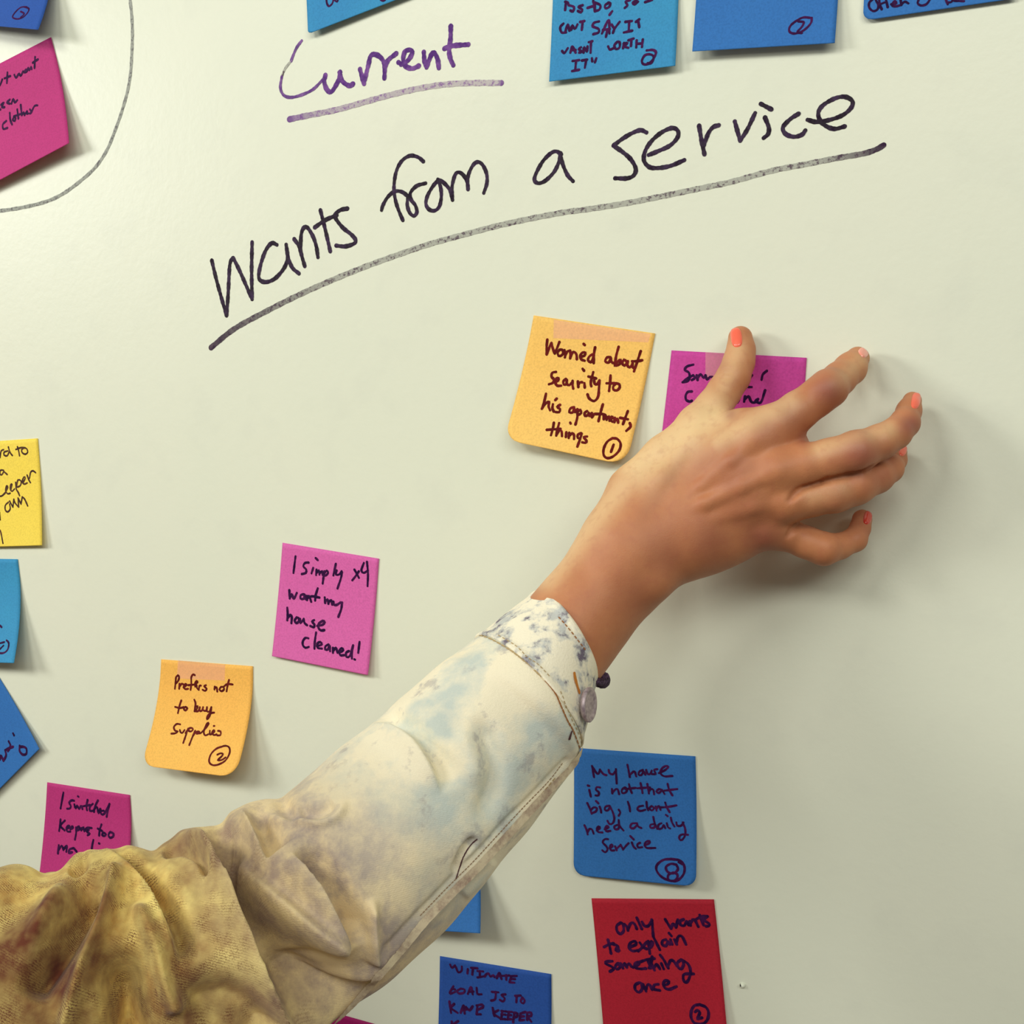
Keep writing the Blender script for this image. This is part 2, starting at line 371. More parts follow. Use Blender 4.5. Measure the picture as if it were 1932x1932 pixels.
write(n, 'P', '655,1315 620,1310 590,1350 590,1400 620,1430 660,1420;750,1245 735,1350 730,1440;760,1410 820,1390 800,1360 765,1380 770,1430 820,1440;900,1390 865,1410 860,1450 895,1450 915,1400 920,1470;955,1430 955,1490;960,1470 990,1430 1010,1490;1030,1490 1080,1460 1060,1435 1030,1470 1045,1520 1090,1520;1150,1470 1115,1490 1120,1540 1160,1530 1200,1400;1200,1400 1185,1480 1185,1560;1278,1360 1262,1490;1215,1570', 4.2, K_navy)

n = note(M_or2, (304, 1244), (477, 1257), (443, 1467), (266, 1444), 'orange sticky note reading Prefers not to buy supplies, its foot curled off the board', (0.016, 0.020), (0.14, 0.15))
tape(n, [(336, 1245), (425, 1254), (424, 1284), (334, 1280)], 'pale translucent strip')
write(n, 'Q', '610,430 605,500 595,590;610,430 640,400 655,430 640,480 605,520;660,520 655,590;660,560 690,520 715,530;715,570 760,540 745,520 720,560 740,595 780,590;875,400 850,390 825,430 825,520 815,605;780,540 880,530;870,530 915,500 900,480 880,510 880,560;900,540 905,580 930,605;930,600 940,550 960,545;1030,540 1005,555 1040,590 1020,620 985,605;1155,560 1150,600;1155,580 1180,570 1190,630;1240,565 1220,600 1250,625 1285,600 1275,565 1240,565;1355,465 1335,540 1320,625;1280,560 1330,525 1405,530', 3.5, K_brown)
write(n, 'Q', '685,755 660,830 638,930;600,845 660,860 720,850;740,845 720,875 745,895 770,865 745,845;868,745 885,800 870,905;870,905 905,870 915,835 885,840;870,905 920,905 940,870;945,850 940,895 970,900 990,855;990,850 990,890 1030,900 1045,860;1045,850 1045,905 1080,910 1105,850;1108,850 1100,900 1080,980 1045,1020 1050,980 1090,935 1145,925', 3.6, K_brown)
write(n, 'Q', '670,1090 620,1085 580,1130 600,1180 640,1190 600,1215 545,1220;665,1170 675,1200 700,1210 730,1170;780,1150 750,1240 712,1350;745,1210 790,1150 830,1140 850,1160 820,1190 790,1180;880,1180 840,1270 797,1380;850,1250 890,1200 930,1190 940,1210 900,1220;940,1215 960,1210 1020,1150 1070,1080 1050,1070 1020,1130 1000,1200 1020,1245 1060,1230;1085,1180 1085,1230 1110,1225;1140,1112 1150,1112;1110,1225 1150,1190 1140,1170 1115,1200 1140,1240 1180,1230;1200,1180 1235,1190 1235,1240 1190,1245;1290,1392 1180,1430 1100,1510 1075,1610 1120,1660 1200,1655 1300,1600 1360,1500 1360,1420 1320,1392 1270,1395;1190,1515 1240,1495 1270,1510 1240,1550 1195,1590 1250,1590 1305,1555', 3.4, K_brown)

n = note(M_blue, (1083, 1411), (1312, 1427), (1313, 1673), (1082, 1651), 'blue sticky note reading my house is not that big, I dont need a daily service', (0.002, 0.007), (0.10, 0.09))
write(n, 'B', '405,440 380,300;380,300 430,380 460,400 480,345;480,345 520,400 560,415;590,350 600,390 640,405 670,370;680,340 685,430 690,520;825,285 840,360 855,440;850,420 900,370 920,380 935,430;1020,350 975,370 965,410 1000,415 1030,370 1050,410;1060,350 1080,400 1110,400 1130,360;1200,340 1160,350 1180,400 1130,400;1220,390 1300,350 1340,310 1310,300 1260,330 1240,390 1290,430 1390,425;345,600 355,640 365,685;325,545 345,550;480,570 440,565 430,600 465,630 460,670 425,670;630,590 635,645;640,630 680,590 705,600 720,655;790,570 755,600 760,640 800,635 820,600 800,570;845,530 860,590 880,640;800,590 930,575;990,515 1005,580 1015,640;950,580 1110,570;1075,525 1085,590 1095,645;1095,620 1120,590 1150,600 1160,655;1260,600 1220,590 1190,620 1220,640 1260,610 1290,650;1330,525 1350,600 1390,670;1290,610 1370,600 1450,590', 3.7, K_plum)
write(n, 'B', '320,765 350,830 375,900;375,895 430,870 440,830 400,820 370,850;475,810 490,850 495,885;430,740 460,770;590,800 550,810 540,850 575,860 600,830;600,800 640,880 660,960 640,1020 600,1030 575,990;715,850 735,885 715,925;830,750 850,810 858,870;1020,800 970,810 950,845 990,865 1050,850;1065,750 1070,810 1085,855;1130,805 1100,830 1130,860 1160,830 1130,805;1180,810 1190,860;1190,840 1220,800 1240,850;1300,760 1320,820 1355,880;1240,820 1330,815 1440,795;285,1045 310,1100 325,1160;325,1130 350,1090 380,1100 400,1150;440,1110 480,1080 465,1060 440,1090 460,1130 510,1135;540,1095 590,1070 570,1050 545,1080 560,1120 610,1115;700,1040 660,1060 670,1095 710,1090 720,1050;715,980 725,1050 775,1110;930,1020 880,1025 860,1070 900,1085 940,1050;945,1020 960,1060 1000,1080', 3.7, K_plum)
write(n, 'B', '1160,1030 1115,1040 1115,1075 1160,1075 1175,1040;1150,940 1165,1010 1200,1090;1250,1020 1215,1040 1215,1090 1260,1080 1280,1040 1300,1080;1320,1020 1335,1070 1360,1085;1310,915 1330,930;1370,950 1385,1010 1415,1060;1440,1010 1450,1050 1500,1050 1530,1010;1520,1010 1550,1090 1550,1170 1510,1230 1480,1220 1480,1180 1520,1160 1585,1165;580,1220 540,1220 515,1260 560,1310 575,1350 545,1385 510,1360;600,1330 640,1310 630,1285 605,1310 620,1360 660,1360;670,1310 690,1360;690,1340 720,1310 740,1300;740,1290 770,1350;770,1350 810,1300 840,1270;880,1260 900,1310 930,1340;860,1180 905,1225;985,1265 950,1285 960,1325 1010,1320;1040,1300 1100,1270 1105,1245 1065,1250 1040,1290 1070,1330 1175,1330', 3.6, K_plum)
write(n, 'B', '1380,1470 1280,1480 1200,1540 1190,1610 1250,1690 1350,1740 1450,1740 1530,1660 1540,1560 1490,1490 1380,1470;1470,1510 1530,1540;1440,1540 1370,1530 1310,1570 1330,1630 1400,1650 1460,1600 1440,1540;1400,1640 1340,1670 1340,1730 1400,1745 1450,1710 1450,1660 1400,1640', 4.2, K_plum)

n = note(M_red, (1116, 1695), (1347, 1697), (1372, 1948), (1139, 1946), 'red sticky note reading only wants to explain something once', (0.002, 0.003))
write(n, 'R', '490,420 440,460 445,530 490,565 530,520 520,440 490,420;540,440 570,470 585,520;585,500 620,430 650,420 680,450 700,500;700,355 730,420 765,500;770,410 800,460 850,460 890,400;895,380 905,480 915,600;915,600 960,690 1000,770;1070,375 1110,440 1145,495;1145,495 1175,430 1210,480;1210,480 1235,380;1310,375 1265,400 1270,450 1320,455 1350,400 1375,450;1390,400 1400,455;1400,430 1430,380 1460,390 1500,470;1520,320 1545,390 1570,450;1480,370 1540,340 1620,335;1620,340 1570,380 1640,430 1640,460 1600,465', 5.0, K_navy)
write(n, 'R', '325,640 345,720 365,820;275,735 340,700 400,690;390,700 450,720 460,790;460,790 425,780 440,740 470,780;600,740 690,700 680,660 620,680 600,740 640,785 720,780;740,680 790,740 830,760;830,670 780,730 720,790;850,660 860,740 870,820;860,700 890,660 910,690 880,740;1080,640 1040,650 1030,700 1080,720 1110,660 1130,700;1140,640 1160,700;1120,555 1150,590;1190,640 1220,700;1215,680 1240,600 1290,600 1340,700', 5.0, K_navy)
write(n, 'R', '380,920 310,925 295,950 370,990 400,1020 350,1055;450,950 420,990 440,1025 480,1000 470,950 450,950;490,950 520,1010;515,990 545,950 570,1000;570,980 600,950 630,990;650,1000 730,960 720,930 680,950 680,1000 740,1020 820,1015;900,860 890,940 860,1010;740,930 830,900 930,885;850,930 880,1010;880,930 910,990 930,1035;930,1000 960,960 1000,1020;1020,950 1050,1020;1005,840 1050,900 1110,1010;1110,980 1140,910 1180,920 1220,980;1280,900 1230,940 1240,1000 1280,1020 1310,960 1290,905;1290,905 1370,960 1400,1060 1370,1170 1330,1195 1305,1150 1320,1090 1440,1085', 5.0, K_navy)
write(n, 'R', '730,1200 680,1230 680,1290 730,1325 770,1280 760,1210 730,1200;780,1220 820,1310;820,1290 840,1230 870,1230 900,1290;980,1220 930,1230 920,1280 1000,1300;1050,1230 1100,1220 1120,1185 1080,1170 1045,1210 1070,1270 1130,1285 1215,1250;1520,1485 1450,1500 1410,1570 1410,1660 1460,1730 1560,1735 1620,1680 1635,1590 1600,1520 1520,1485;1460,1580 1490,1560 1520,1590 1500,1640 1490,1675 1550,1655', 5.0, K_navy)

n = note(M_dblue, (830, 1804), (1040, 1838), (1036, 2075), (823, 2040), 'deep blue sticky note in capitals at the bottom edge, left of the red note', (0.003, 0.006))
write(n, 'U', '460,1190 480,1230 520,1200;530,1220 560,1285 600,1270 605,1215;680,1245 675,1300;745,1230 735,1315;720,1230 800,1235;830,1270 830,1340;800,1270 870,1275;800,1350 880,1335;890,1340 910,1310 940,1300 960,1340 1000,1320 1010,1345;1040,1360 1075,1290 1100,1370;1040,1335 1110,1330;1160,1320 1160,1380;1120,1330 1200,1325;1220,1335 1200,1410;1215,1335 1290,1330;1210,1370 1270,1370;1200,1410 1260,1415', 3.9, K_plum)
write(n, 'U', '500,1460 460,1530 460,1555 520,1530;490,1490 520,1500;590,1490 545,1520 570,1550 630,1540 640,1500 590,1490;680,1555 720,1470 740,1560;690,1530 750,1525;790,1480 800,1555 850,1560;980,1530 1060,1535;1030,1530 1020,1620 970,1640;1150,1560 1100,1570 1140,1610 1120,1650 1080,1630;1270,1580 1340,1575;1290,1580 1285,1660;1360,1600 1340,1650 1370,1675 1390,1640 1360,1600', 3.9, K_plum)
write(n, 'U', '450,1650 460,1720 470,1790;510,1680 470,1730 550,1790;590,1790 630,1700 640,1800;600,1760 660,1750;660,1720 700,1760 740,1710;800,1700 790,1810;790,1700 860,1690 870,1720 810,1750;790,1810 840,1810;990,1730 1010,1830;1060,1760 1000,1800 1070,1850;1110,1770 1100,1850;1100,1770 1160,1775;1100,1810 1150,1815;1090,1870 1150,1870;1190,1780 1180,1870;1180,1780 1230,1780;1180,1820 1220,1820;1170,1875 1220,1870;1260,1790 1245,1910;1260,1790 1300,1800 1290,1840 1250,1850;1340,1800 1325,1880;1340,1800 1400,1780;1330,1840 1380,1835;1325,1885 1380,1880;1420,1790 1420,1880;1420,1790 1470,1790 1470,1830 1430,1840 1470,1900;480,1900 480,1990;560,1895 500,1940 560,1990', 4.3, K_plum)

n = note(M_blue, (703, 1518), (892, 1535), (906, 1761), (690, 1748), 'blue sticky note mostly hidden behind the denim sleeve, corner with circled 4 showing', (0.012, 0.017))
write(n, 'U', '490,410 440,440 415,500 430,560 480,575 530,550 545,490 520,420 490,410', 3.4, K_plum)
write(n, 'U', '460,480 480,520 515,510 510,470 500,520 510,545', 3.2, K_plum)

n = note(M_mag, (89, 1476), (245, 1500), (232, 1700), (71, 1676), 'magenta sticky note whose foot hides behind the sleeve, reading I switched keepers too many', (0.004, 0.014))
write(n, 'X', '550,325 500,600;735,465 690,460 650,500 680,560 660,600 615,605;740,530 760,600 790,550 820,610 850,560;870,560 880,610;970,450 950,560 960,630;900,560 1010,540;1060,520 1010,570 1010,640 1060,640;1150,460 1100,560 1080,660;1080,620 1130,570 1150,660;1150,640 1200,630 1190,600 1160,680;1250,640 1200,650 1210,700 1260,690 1350,520;1350,520 1320,640 1300,745;800,390;500,790 490,900 475,990;575,810 500,900 570,980;600,960 660,920 640,900 600,940 620,1000 670,1000;680,960 720,930 700,910 670,960;770,930 770,1030 750,1140;770,950 820,910 830,960 780,980;840,960 880,930 860,980;900,930 910,1000 950,940 1040,940;990,970 950,1000 1010,1040 970,1065', 3.9, K_navy)
write(n, 'X', '1210,880 1180,970 1170,1070;1145,950 1220,990;1240,1020 1220,1060 1260,1080 1290,1050 1250,1020;1360,1010 1330,1060 1360,1110 1410,1090 1420,1040 1370,1010;470,1240 455,1380;460,1330 520,1250 550,1320;550,1310 610,1250 600,1350;720,1290 660,1310 640,1370 700,1360;730,1290 780,1350;1070,1150 1050,1240 1040,1330;1165,1205', 4.2, K_navy)

n = note(M_yel, (-92, 838), (71, 827), (79, 1029), (-88, 1034), 'yellow sticky note cut off by the left edge, word keeper', (0.002, 0.004))
write(n, 'Y', '0,380 20,270 60,250;130,270 70,290 70,340 120,350 150,290;140,205 165,290 205,345;290,200 310,270 325,350;265,245 350,215 420,220;400,220 360,250 370,300 420,325 460,290 440,230 400,220;60,590 10,590 0,650 30,665 65,610;65,610 120,660;-60,1000 0,1020 40,1010 90,960;90,960 130,870 110,850 95,930 130,980 170,970;180,920 200,820 180,830 170,900 200,940 240,900;260,790 270,900 300,950 325,1010;270,870 300,750 350,770 340,840 290,870;380,800 420,720 400,700 370,770 400,820 450,800;450,670 480,750 505,795;490,720 510,620 550,600 590,630;140,1120 90,1170 90,1250 130,1280 170,1230 160,1150;160,1100 215,1200;215,1200 230,1070;230,1070 250,1130 310,1200;310,1200 300,1050;300,1050 350,1150;350,1150 370,1030;370,1030 410,1070 460,1180;-5,1290 3,1410;-5,1580 15,1620 50,1800', 2.9, K_olive)

n = note(M_cyan, (-148, 1052), (33, 1055), (26, 1251), (-150, 1246), 'sky blue sticky note at the left edge, just under the yellow note', (0.010, 0.015))
write(n, 'Z', '75,170 100,200 90,270 50,310 0,315 -60,290;-10,205 50,190;0,270 40,230;0,0 20,20', 3.4, K_navy)
n = note(M_blue, (-136, 1372), (-18, 1252), (74, 1413), (-44, 1532), 'blue sticky note turned diagonally at the left edge, only its pointed corner showing', (0.003, 0.004))
write(n, 'Z', '150,1230 160,1250;225,1370 225,1430 260,1470 300,1460 300,1400 260,1380 225,1385;100,1320 120,1370 90,1430;150,1380 100,1400 60,1420;60,1420 70,1480 40,1540;40,1540 10,1480 0,1530 -40,1500', 4.4, K_navy)

n = note(M_dblue, (-93, -165), (103, -140), (72, 56), (-112, 40), 'deep blue sticky note cut off in the top left corner, above the magenta note', (0.010, 0.018))
write(n, 'T', '230,60 180,65 130,110 110,150 150,165 200,150 240,110 250,75 210,60', 3.0, K_plum)
write(n, 'T', '180,100 210,120 180,150', 3.0, K_plum)
n = note(M_mag, (-98, 170), (96, 70), (130, 270), (-50, 366), 'magenta sticky note tilted at the upper left edge, inside the grey arc, word clothes', (0.006, 0.010))
write(n, 'T', '-30,760 0,740 20,690 ;65,630 60,720;40,680 90,660;125,650 140,675 165,640 180,660 200,620;225,605 210,630 235,620 240,600;245,590 255,610 270,580 275,600;305,495 300,590;285,545 330,515;10,910 35,890 15,930 40,930;85,865 60,890 85,900;100,900 115,860 130,890 150,870;-20,960 5,950;55,1050 25,1080 30,1120 65,1110;85,980 90,1040 105,1080;120,1020 110,1040 130,1050 135,1025;150,950 160,1030;120,1010 180,990;180,910 190,1000;190,1000 205,975 215,1000;225,980 240,960 225,985 245,985;260,950 275,975 260,985;270,980 300,920 325,915', 3.8, K_navy)

n = note(M_cyan, (566, -175), (780, -262), (808, -24), (581, 64), 'blue sticky note with a tilted lower edge, above the word Current', (0.004, 0.003), (0.03, 0))
write(n, 'A', '465,-60 470,0 480,60 510,100 560,60 580,0 600,-60;600,-40 600,0 640,30 650,0', 3.4, K_plum)
write(n, 'A', '1310,-40 1330,0 1370,15 1400,0', 3.4, K_plum)
n = note(M_cyan, (1046, -98), (1283, -122), (1274, 124), (1036, 154), 'sky blue sticky note at the top reading cant say it wasnt worth it', (0.003, 0.005))
write(n, 'N', '410,20 400,115;400,20 430,30 440,60;440,60 500,80 490,130 460,120;600,60 550,80 595,110 580,140 545,125;720,10 740,130;655,90 720,70;740,30 800,60 790,110 740,120 740,60;900,30 855,60 860,95 900,80 915,40 890,30;935,130 905,170;1140,0 1090,20 1110,60 1080,90;1215,0 1170,30 1190,50 1230,20;1310,25 1390,0;380,270 345,310 360,370 410,370;400,370 430,280 450,350;470,340 480,290 510,330 540,280;570,250 620,240;600,245 590,340;785,245 730,260 715,300 780,330 780,370 720,390;820,380 895,230 905,380;830,340 910,330;880,350 865,420;930,280 960,330;960,330 1020,250;960,330 945,375;1085,250 1160,240;1130,245 1125,350;1070,370 1165,350;1205,250 1245,220;1230,230 1245,310', 4.3, K_plum)
write(n, 'N', '365,580 390,605 430,550;460,600 480,530 520,600;465,575 520,570;580,540 555,560 590,590 560,600;610,600 615,540 650,590 655,530;670,480 710,470;695,475 690,600;890,530 910,565 950,550;990,480 960,520 980,560 1020,540 1020,480 990,480;1070,490 1060,550;1065,500 1110,490 1080,530 1120,545;1120,460 1180,440;1155,450 1150,525;1215,460 1210,540;1285,450 1275,535;1215,500 1280,495;485,695 560,685;525,690 515,800;480,810 560,795;590,690 650,680;640,685 625,770;705,665 710,700;755,665 740,710;1330,575 1400,570 1435,600 1400,680 1340,730 1290,730 1275,690 1310,630 1370,620 1410,650 1380,720 1340,720', 4.3, K_plum)
n = note(M_blue, (1322, -168), (1592, -188), (1575, 81), (1306, 97), 'large blue sticky note at the top edge, blank but for a small circled number', (0.006, 0.006))
write(n, 'M', '740,100 690,100 630,140 620,175 650,188 700,170 740,130 745,100;670,120 700,125 690,150 665,180 690,185', 3.8, K_plum)
n = note(M_blue, (1640, -222), (1926, -262), (1915, -3), (1628, 39), 'blue sticky note with rounded corner at the top right edge', (0.002, 0.002), (0.07, 0.0))
write(n, 'E', '170,-10 125,30 125,90 170,130 220,110 230,60 200,0;240,0 250,60 270,110;250,50 300,30;320,0 340,85;380,50 440,40 420,10 390,60 430,75 490,60;490,0 500,60;500,50 540,20 580,40;700,0 690,40 730,65 790,50 830,0;1020,0 1040,50;1030,30 1080,25 1100,0;1120,10 1230,15', 3.8, K_navy)
n = note(M_plum, (600, 1902), (795, 1957), (775, 2150), (578, 2092), 'plum magenta sticky note corner under the sleeve at the bottom edge', (0.002, 0.003))
n = note(paper('orchid_magenta_paper', (206, 74, 160), (202, 64, 152)), (1267, 661), (1522, 675), (1505, 925), (1238, 908), 'orchid magenta sticky note being pressed to the board under the hand', (0.001, 0.001))
tape(n, [(1331, 664), (1367, 666), (1367, 708), (1331, 712)], 'pale translucent strip', None)
write(n, 'G', '470,290 400,310 375,350 420,380 430,440 400,480 350,490;350,490 400,450 470,410;470,410 490,440 455,465;510,410 520,465;520,440 555,400 590,440 610,410;610,410 630,460 660,430 690,430;455,595 410,600 385,640 390,690 430,710 455,700;1140,410 1110,455;1310,360 1265,400 1250,460;1100,545 1135,545;980,655 990,690 975,720;1060,650 1050,710;1055,690 1100,650 1120,690 1140,720 1190,715 1210,680;1210,680 1180,700 1240,720 1290,580', 4.2, K_navy)
# ------------------------------------------------------------------ the reaching arm: signed distance body + surface nets
def smin(a, b, k):
    h = np.clip(0.5 + 0.5 * (b - a) / k, 0, 1)
    return b + (a - b) * h - k * h * (1 - h)
class Field:
    def __init__(s, lo, hi, vox):
        s.lo = np.array(lo); s.v = vox
        s.n = np.ceil((np.array(hi) - s.lo) / vox).astype(int) + 1
        s.ax = [(s.lo[i] + np.arange(s.n[i]) * vox).astype(np.float32) for i in range(3)]
    def new(s): return np.full(s.n, 0.02, np.float32)
    def add(s, D, a, b, ra, rb, k, sub=False):
        a = np.array(a, np.float32); b = np.array(b, np.float32)
        m = max(ra, rb) + k + 0.004
        i0 = np.maximum(((np.minimum(a, b) - m - s.lo) / s.v).astype(int), 0)
        i1 = np.minimum(((np.maximum(a, b) + m - s.lo) / s.v).astype(int) + 2, s.n)
        if (i1 <= i0).any(): return
        sl = tuple(slice(i0[i], i1[i]) for i in range(3))
        X = s.ax[0][sl[0]][:, None, None]; Y = s.ax[1][sl[1]][None, :, None]; Z = s.ax[2][sl[2]][None, None, :]
        ba = b - a; L = float(ba @ ba) + 1e-12
        h = np.clip(((X - a[0]) * ba[0] + (Y - a[1]) * ba[1] + (Z - a[2]) * ba[2]) / L, 0, 1)
        d = np.sqrt((X - a[0] - h * ba[0]) ** 2 + (Y - a[1] - h * ba[1]) ** 2 + (Z - a[2] - h * ba[2]) ** 2) - (ra + (rb - ra) * h)
        if sub: D[sl] = -smin(-D[sl], d, k)
        else: D[sl] = smin(D[sl], d, k)
    def chain(s, D, pts, k):
        for p, q in zip(pts[:-1], pts[1:]): s.add(D, p[0], q[0], p[1], q[1], k)
def surface_nets(D, lo, vox):
    S = D < 0
    nx, ny, nz = D.shape
    cnt = np.zeros((nx - 1, ny - 1, nz - 1), np.int8)
    for dx in (0, 1):
        for dy in (0, 1):
            for dz in (0, 1): cnt += S[dx:nx - 1 + dx, dy:ny - 1 + dy, dz:nz - 1 + dz]
    act = (cnt > 0) & (cnt < 8)
    idx = -np.ones(act.shape, np.int64); C = np.argwhere(act); idx[act] = np.arange(len(C))
    acc = np.zeros((len(C), 3)); num = np.zeros(len(C))
    corners = [(dx, dy, dz) for dx in (0, 1) for dy in (0, 1) for dz in (0, 1)]
    val = {c: D[C[:, 0] + c[0], C[:, 1] + c[1], C[:, 2] + c[2]].astype(float) for c in corners}
    for c in corners:
        for ax in range(3):
            if c[ax]: continue
            e = list(c); e[ax] = 1; e = tuple(e)
            va, vb = val[c], val[e]; m = (va < 0) != (vb < 0)
            t = np.where(m, va / np.where(m, va - vb, 1), 0)
            p = np.array(c, float)[None].repeat(len(C), 0); p[:, ax] = t
            acc[m] += p[m]; num[m] += 1
    V = (C + acc / num[:, None]) * vox + np.array(lo)
    F = []
    for ax in range(3):
        o1, o2 = [i for i in range(3) if i != ax]
        s0 = [slice(None)] * 3; s1 = [slice(None)] * 3
        s0[ax] = slice(0, -1); s1[ax] = slice(1, None)
        A, B = S[tuple(s0)], S[tuple(s1)]
        E = np.argwhere(A != B)
        E = E[(E[:, o1] > 0) & (E[:, o2] > 0) & (E[:, o1] < D.shape[o1] - 1) & (E[:, o2] < D.shape[o2] - 1)]
        def g(a, b):
            q = E.copy(); q[:, o1] -= a; q[:, o2] -= b
            return idx[q[:, 0], q[:, 1], q[:, 2]]
        q = np.stack([g(1, 1), g(0, 1), g(0, 0), g(1, 0)], 1)
        flip = A[E[:, 0], E[:, 1], E[:, 2]]
        if ax == 1: flip = ~flip
        q[~flip] = q[~flip][:, ::-1]
        F.append(q)
    return V, np.vstack(F)

HC = (1180, 580, .31056)
def hp(cx, cy, lift_mm, r):       # crop coordinates -> (point, radius) ; r in crop units
    P = at(HC[0] + cx * HC[2], HC[1] + cy * HC[2], lift_mm / 1000.0)
    return (P, r * HC[2] * mpp(P))
def fp(x, y, lift_mm, r):
    P = at(x, y, lift_mm / 1000.0); return (P, r * mpp(P))
LEAN = 1.0
thumb = [hp(698, 187, 9.5, 74), hp(702, 262, 12, 82), hp(688, 335, 15, 92), hp(655, 425, 20, 98), hp(600, 510, 25, 100), hp(540, 600, 31, 106), hp(440, 715, 38, 123), hp(250, 925, 47, 122)]
index = [hp(1410, 310, 9, 72), hp(1366, 372, 16, 94), hp(1298, 434, 26, 98), hp(1235, 492, 36, 110), hp(1150, 558, 41, 110), hp(1050, 628, 45, 118), hp(930, 715, 49, 130), hp(800, 800, 51, 136)]
middle = [hp(1742, 568, 14, 57), hp(1722, 630, 20, 70), hp(1698, 702, 29, 84), hp(1640, 765, 36, 92), hp(1545, 818, 42, 104), hp(1405, 876, 47, 120), hp(1250, 922, 50, 124), hp(1080, 960, 52, 130), hp(930, 990, 54, 130)]
ring = [hp(1668, 880, 9, 44), hp(1645, 930, 14, 58), hp(1604, 980, 24, 80), hp(1528, 1026, 32, 98), hp(1398, 1078, 41, 118), hp(1268, 1120, 46, 123), hp(1120, 1155, 48, 114), hp(980, 1180, 50, 112)]
pinky = [hp(1438, 1287, 10, 60), hp(1425, 1345, 15, 57), hp(1394, 1410, 21, 69), hp(1300, 1452, 27, 74), hp(1205, 1468, 32, 86), hp(1090, 1425, 37, 93), hp(970, 1375, 41, 98), hp(860, 1340, 44, 104)]
wr = fp(1195, 1037, 58, 80)
palm = [
    [fp(1185, 1022, 59, 76), fp(1250, 950, 54, 52), hp(620, 900, 52, 130), hp(800, 805, 51, 130)],
    [fp(1195, 1035, 60, 76), fp(1290, 985, 57, 48), hp(700, 1060, 55, 125), hp(930, 990, 54, 118)],
    [fp(1200, 1045, 60, 72), fp(1310, 1012, 56, 46), hp(760, 1180, 52, 120), hp(980, 1180, 49, 112)],
    [fp(1215, 1058, 58, 66), fp(1300, 1030, 52, 46), hp(650, 1390, 46, 130), hp(860, 1340, 44, 112)],
    [fp(1190, 1015, 54, 74), fp(1212, 935, 50, 58), hp(250, 925, 47, 118)],
    [hp(250, 925, 44, 118), hp(480, 860, 44, 130), hp(700, 850, 44, 130)],
    [hp(860, 830, 44, 110), hp(985, 850, 40, 92), hp(1010, 862, 38, 80)],
    [hp(560, 780, 38, 80), hp(700, 750, 42, 88), hp(820, 740, 46, 95)],
    [hp(520, 1450, 42, 120), hp(420, 1440, 46, 120), fp(1262, 1040, 50, 40)],
]
forearm = [fp(1205, 1024, 58, 84), fp(1180, 1058, 61, 83), fp(1145, 1103, 67, 84), fp(1095, 1165, 77, 88), fp(1050, 1222, 87, 90), fp(995, 1300, 102, 96), fp(940, 1375, 116, 104)]
allp = [q for c in (thumb, index, middle, ring, pinky, forearm, *palm) for q in c]
lo = np.min([np.array(p) - r for p, r in allp], 0) - 0.006
hi = np.max([np.array(p) + r for p, r in allp], 0) + 0.006
VOX = 0.0009
fd = Field(lo, hi, VOX)
DP = fd.new()
for c in palm: fd.chain(DP, c, 0.012)
fd.chain(DP, forearm, 0.010)
DF = fd.new()
for c, k in ((index, 0.0015), (middle, 0.0012), (ring, 0.0012), (pinky, 0.0015), (thumb, 0.003)):
    T = fd.new(); fd.chain(T, c, 0.003)
    DF = smin(DF, T, k)
# the web crease between middle and ring finger is cut in before the palm is blended on
D = smin(DP, DF, 0.006)
def surf(x, y, lift_mm, r_mm): return (at(x, y, lift_mm / 1000.0), r_mm / 1000.0)
tendons = [[(1265, 965, 66), (1325, 918, 66), (1380, 870, 66), (1422, 832, 62)], [(1258, 985, 68), (1330, 950, 69), (1400, 918, 67.5), (1466, 889, 64)],
           [(1268, 1005, 67), (1345, 978, 66), (1420, 955, 63.5), (1486, 944, 56)], [(1290, 1030, 62), (1360, 1010, 59), (1440, 995, 54)]]
for tl in tendons:
    for p, q in zip(tl[:-1], tl[1:]):
        a = surf(*p[:2], p[2] - 1.0, 2.3); b = surf(*q[:2], q[2] - 0.6, 2.3); fd.add(D, a[0], b[0], a[1], b[1], 0.004)
for k in (hp(800, 800, 56, 62), hp(930, 988, 58, 62), hp(985, 1180, 54, 58), hp(862, 1338, 49, 54), hp(1405, 875, 53, 80), hp(1232, 488, 43, 70), hp(1205, 1465, 36, 62)):
    fd.add(D, k[0], k[0], k[1], k[1], 0.009)
# ulna head at the wrist, tendon of the thumb
a = fp(1238, 1098, 70, 20); fd.add(D, a[0], a[0], a[1], a[1], 0.012)
for p, q in (((1195, 985, 74), (1250, 905, 64)), ((1250, 905, 64), (1310, 830, 54))):
    a = surf(*p, 2.5); b = surf(*q, 2.5); fd.add(D, a[0], b[0], a[1], b[1], 0.008)
# skin creases on thumb joint, index and middle joints, pinky web
def crease(pts, k=0.002):
    """pts: crop x, crop y, lift mm, radius mm; a groove that deepens along its run"""
    for p, q in zip(pts[:-1], pts[1:]):
        A = at(HC[0] + p[0] * HC[2], HC[1] + p[1] * HC[2], p[2] / 1000); B = at(HC[0] + q[0] * HC[2], HC[1] + q[1] * HC[2], q[2] / 1000)
        fd.add(D, A, B, p[3] / 1000, q[3] / 1000, k, sub=True)
def on_skin(DD, cx, cy):
    """lift (mm) of the skin under that crop pixel"""
    d = ray(HC[0] + cx * HC[2], HC[1] + cy * HC[2])
    t0 = (-0.1 - CAM.y) / d.y
    for i in range(220):
        P = CAM + d * (t0 + i * 0.0005); g = ((np.array(P) - fd.lo) / fd.v).astype(int)
        if (g >= 0).all() and (g < fd.n).all() and DD[tuple(g)] < 0: return -P.y * 1000
    return None
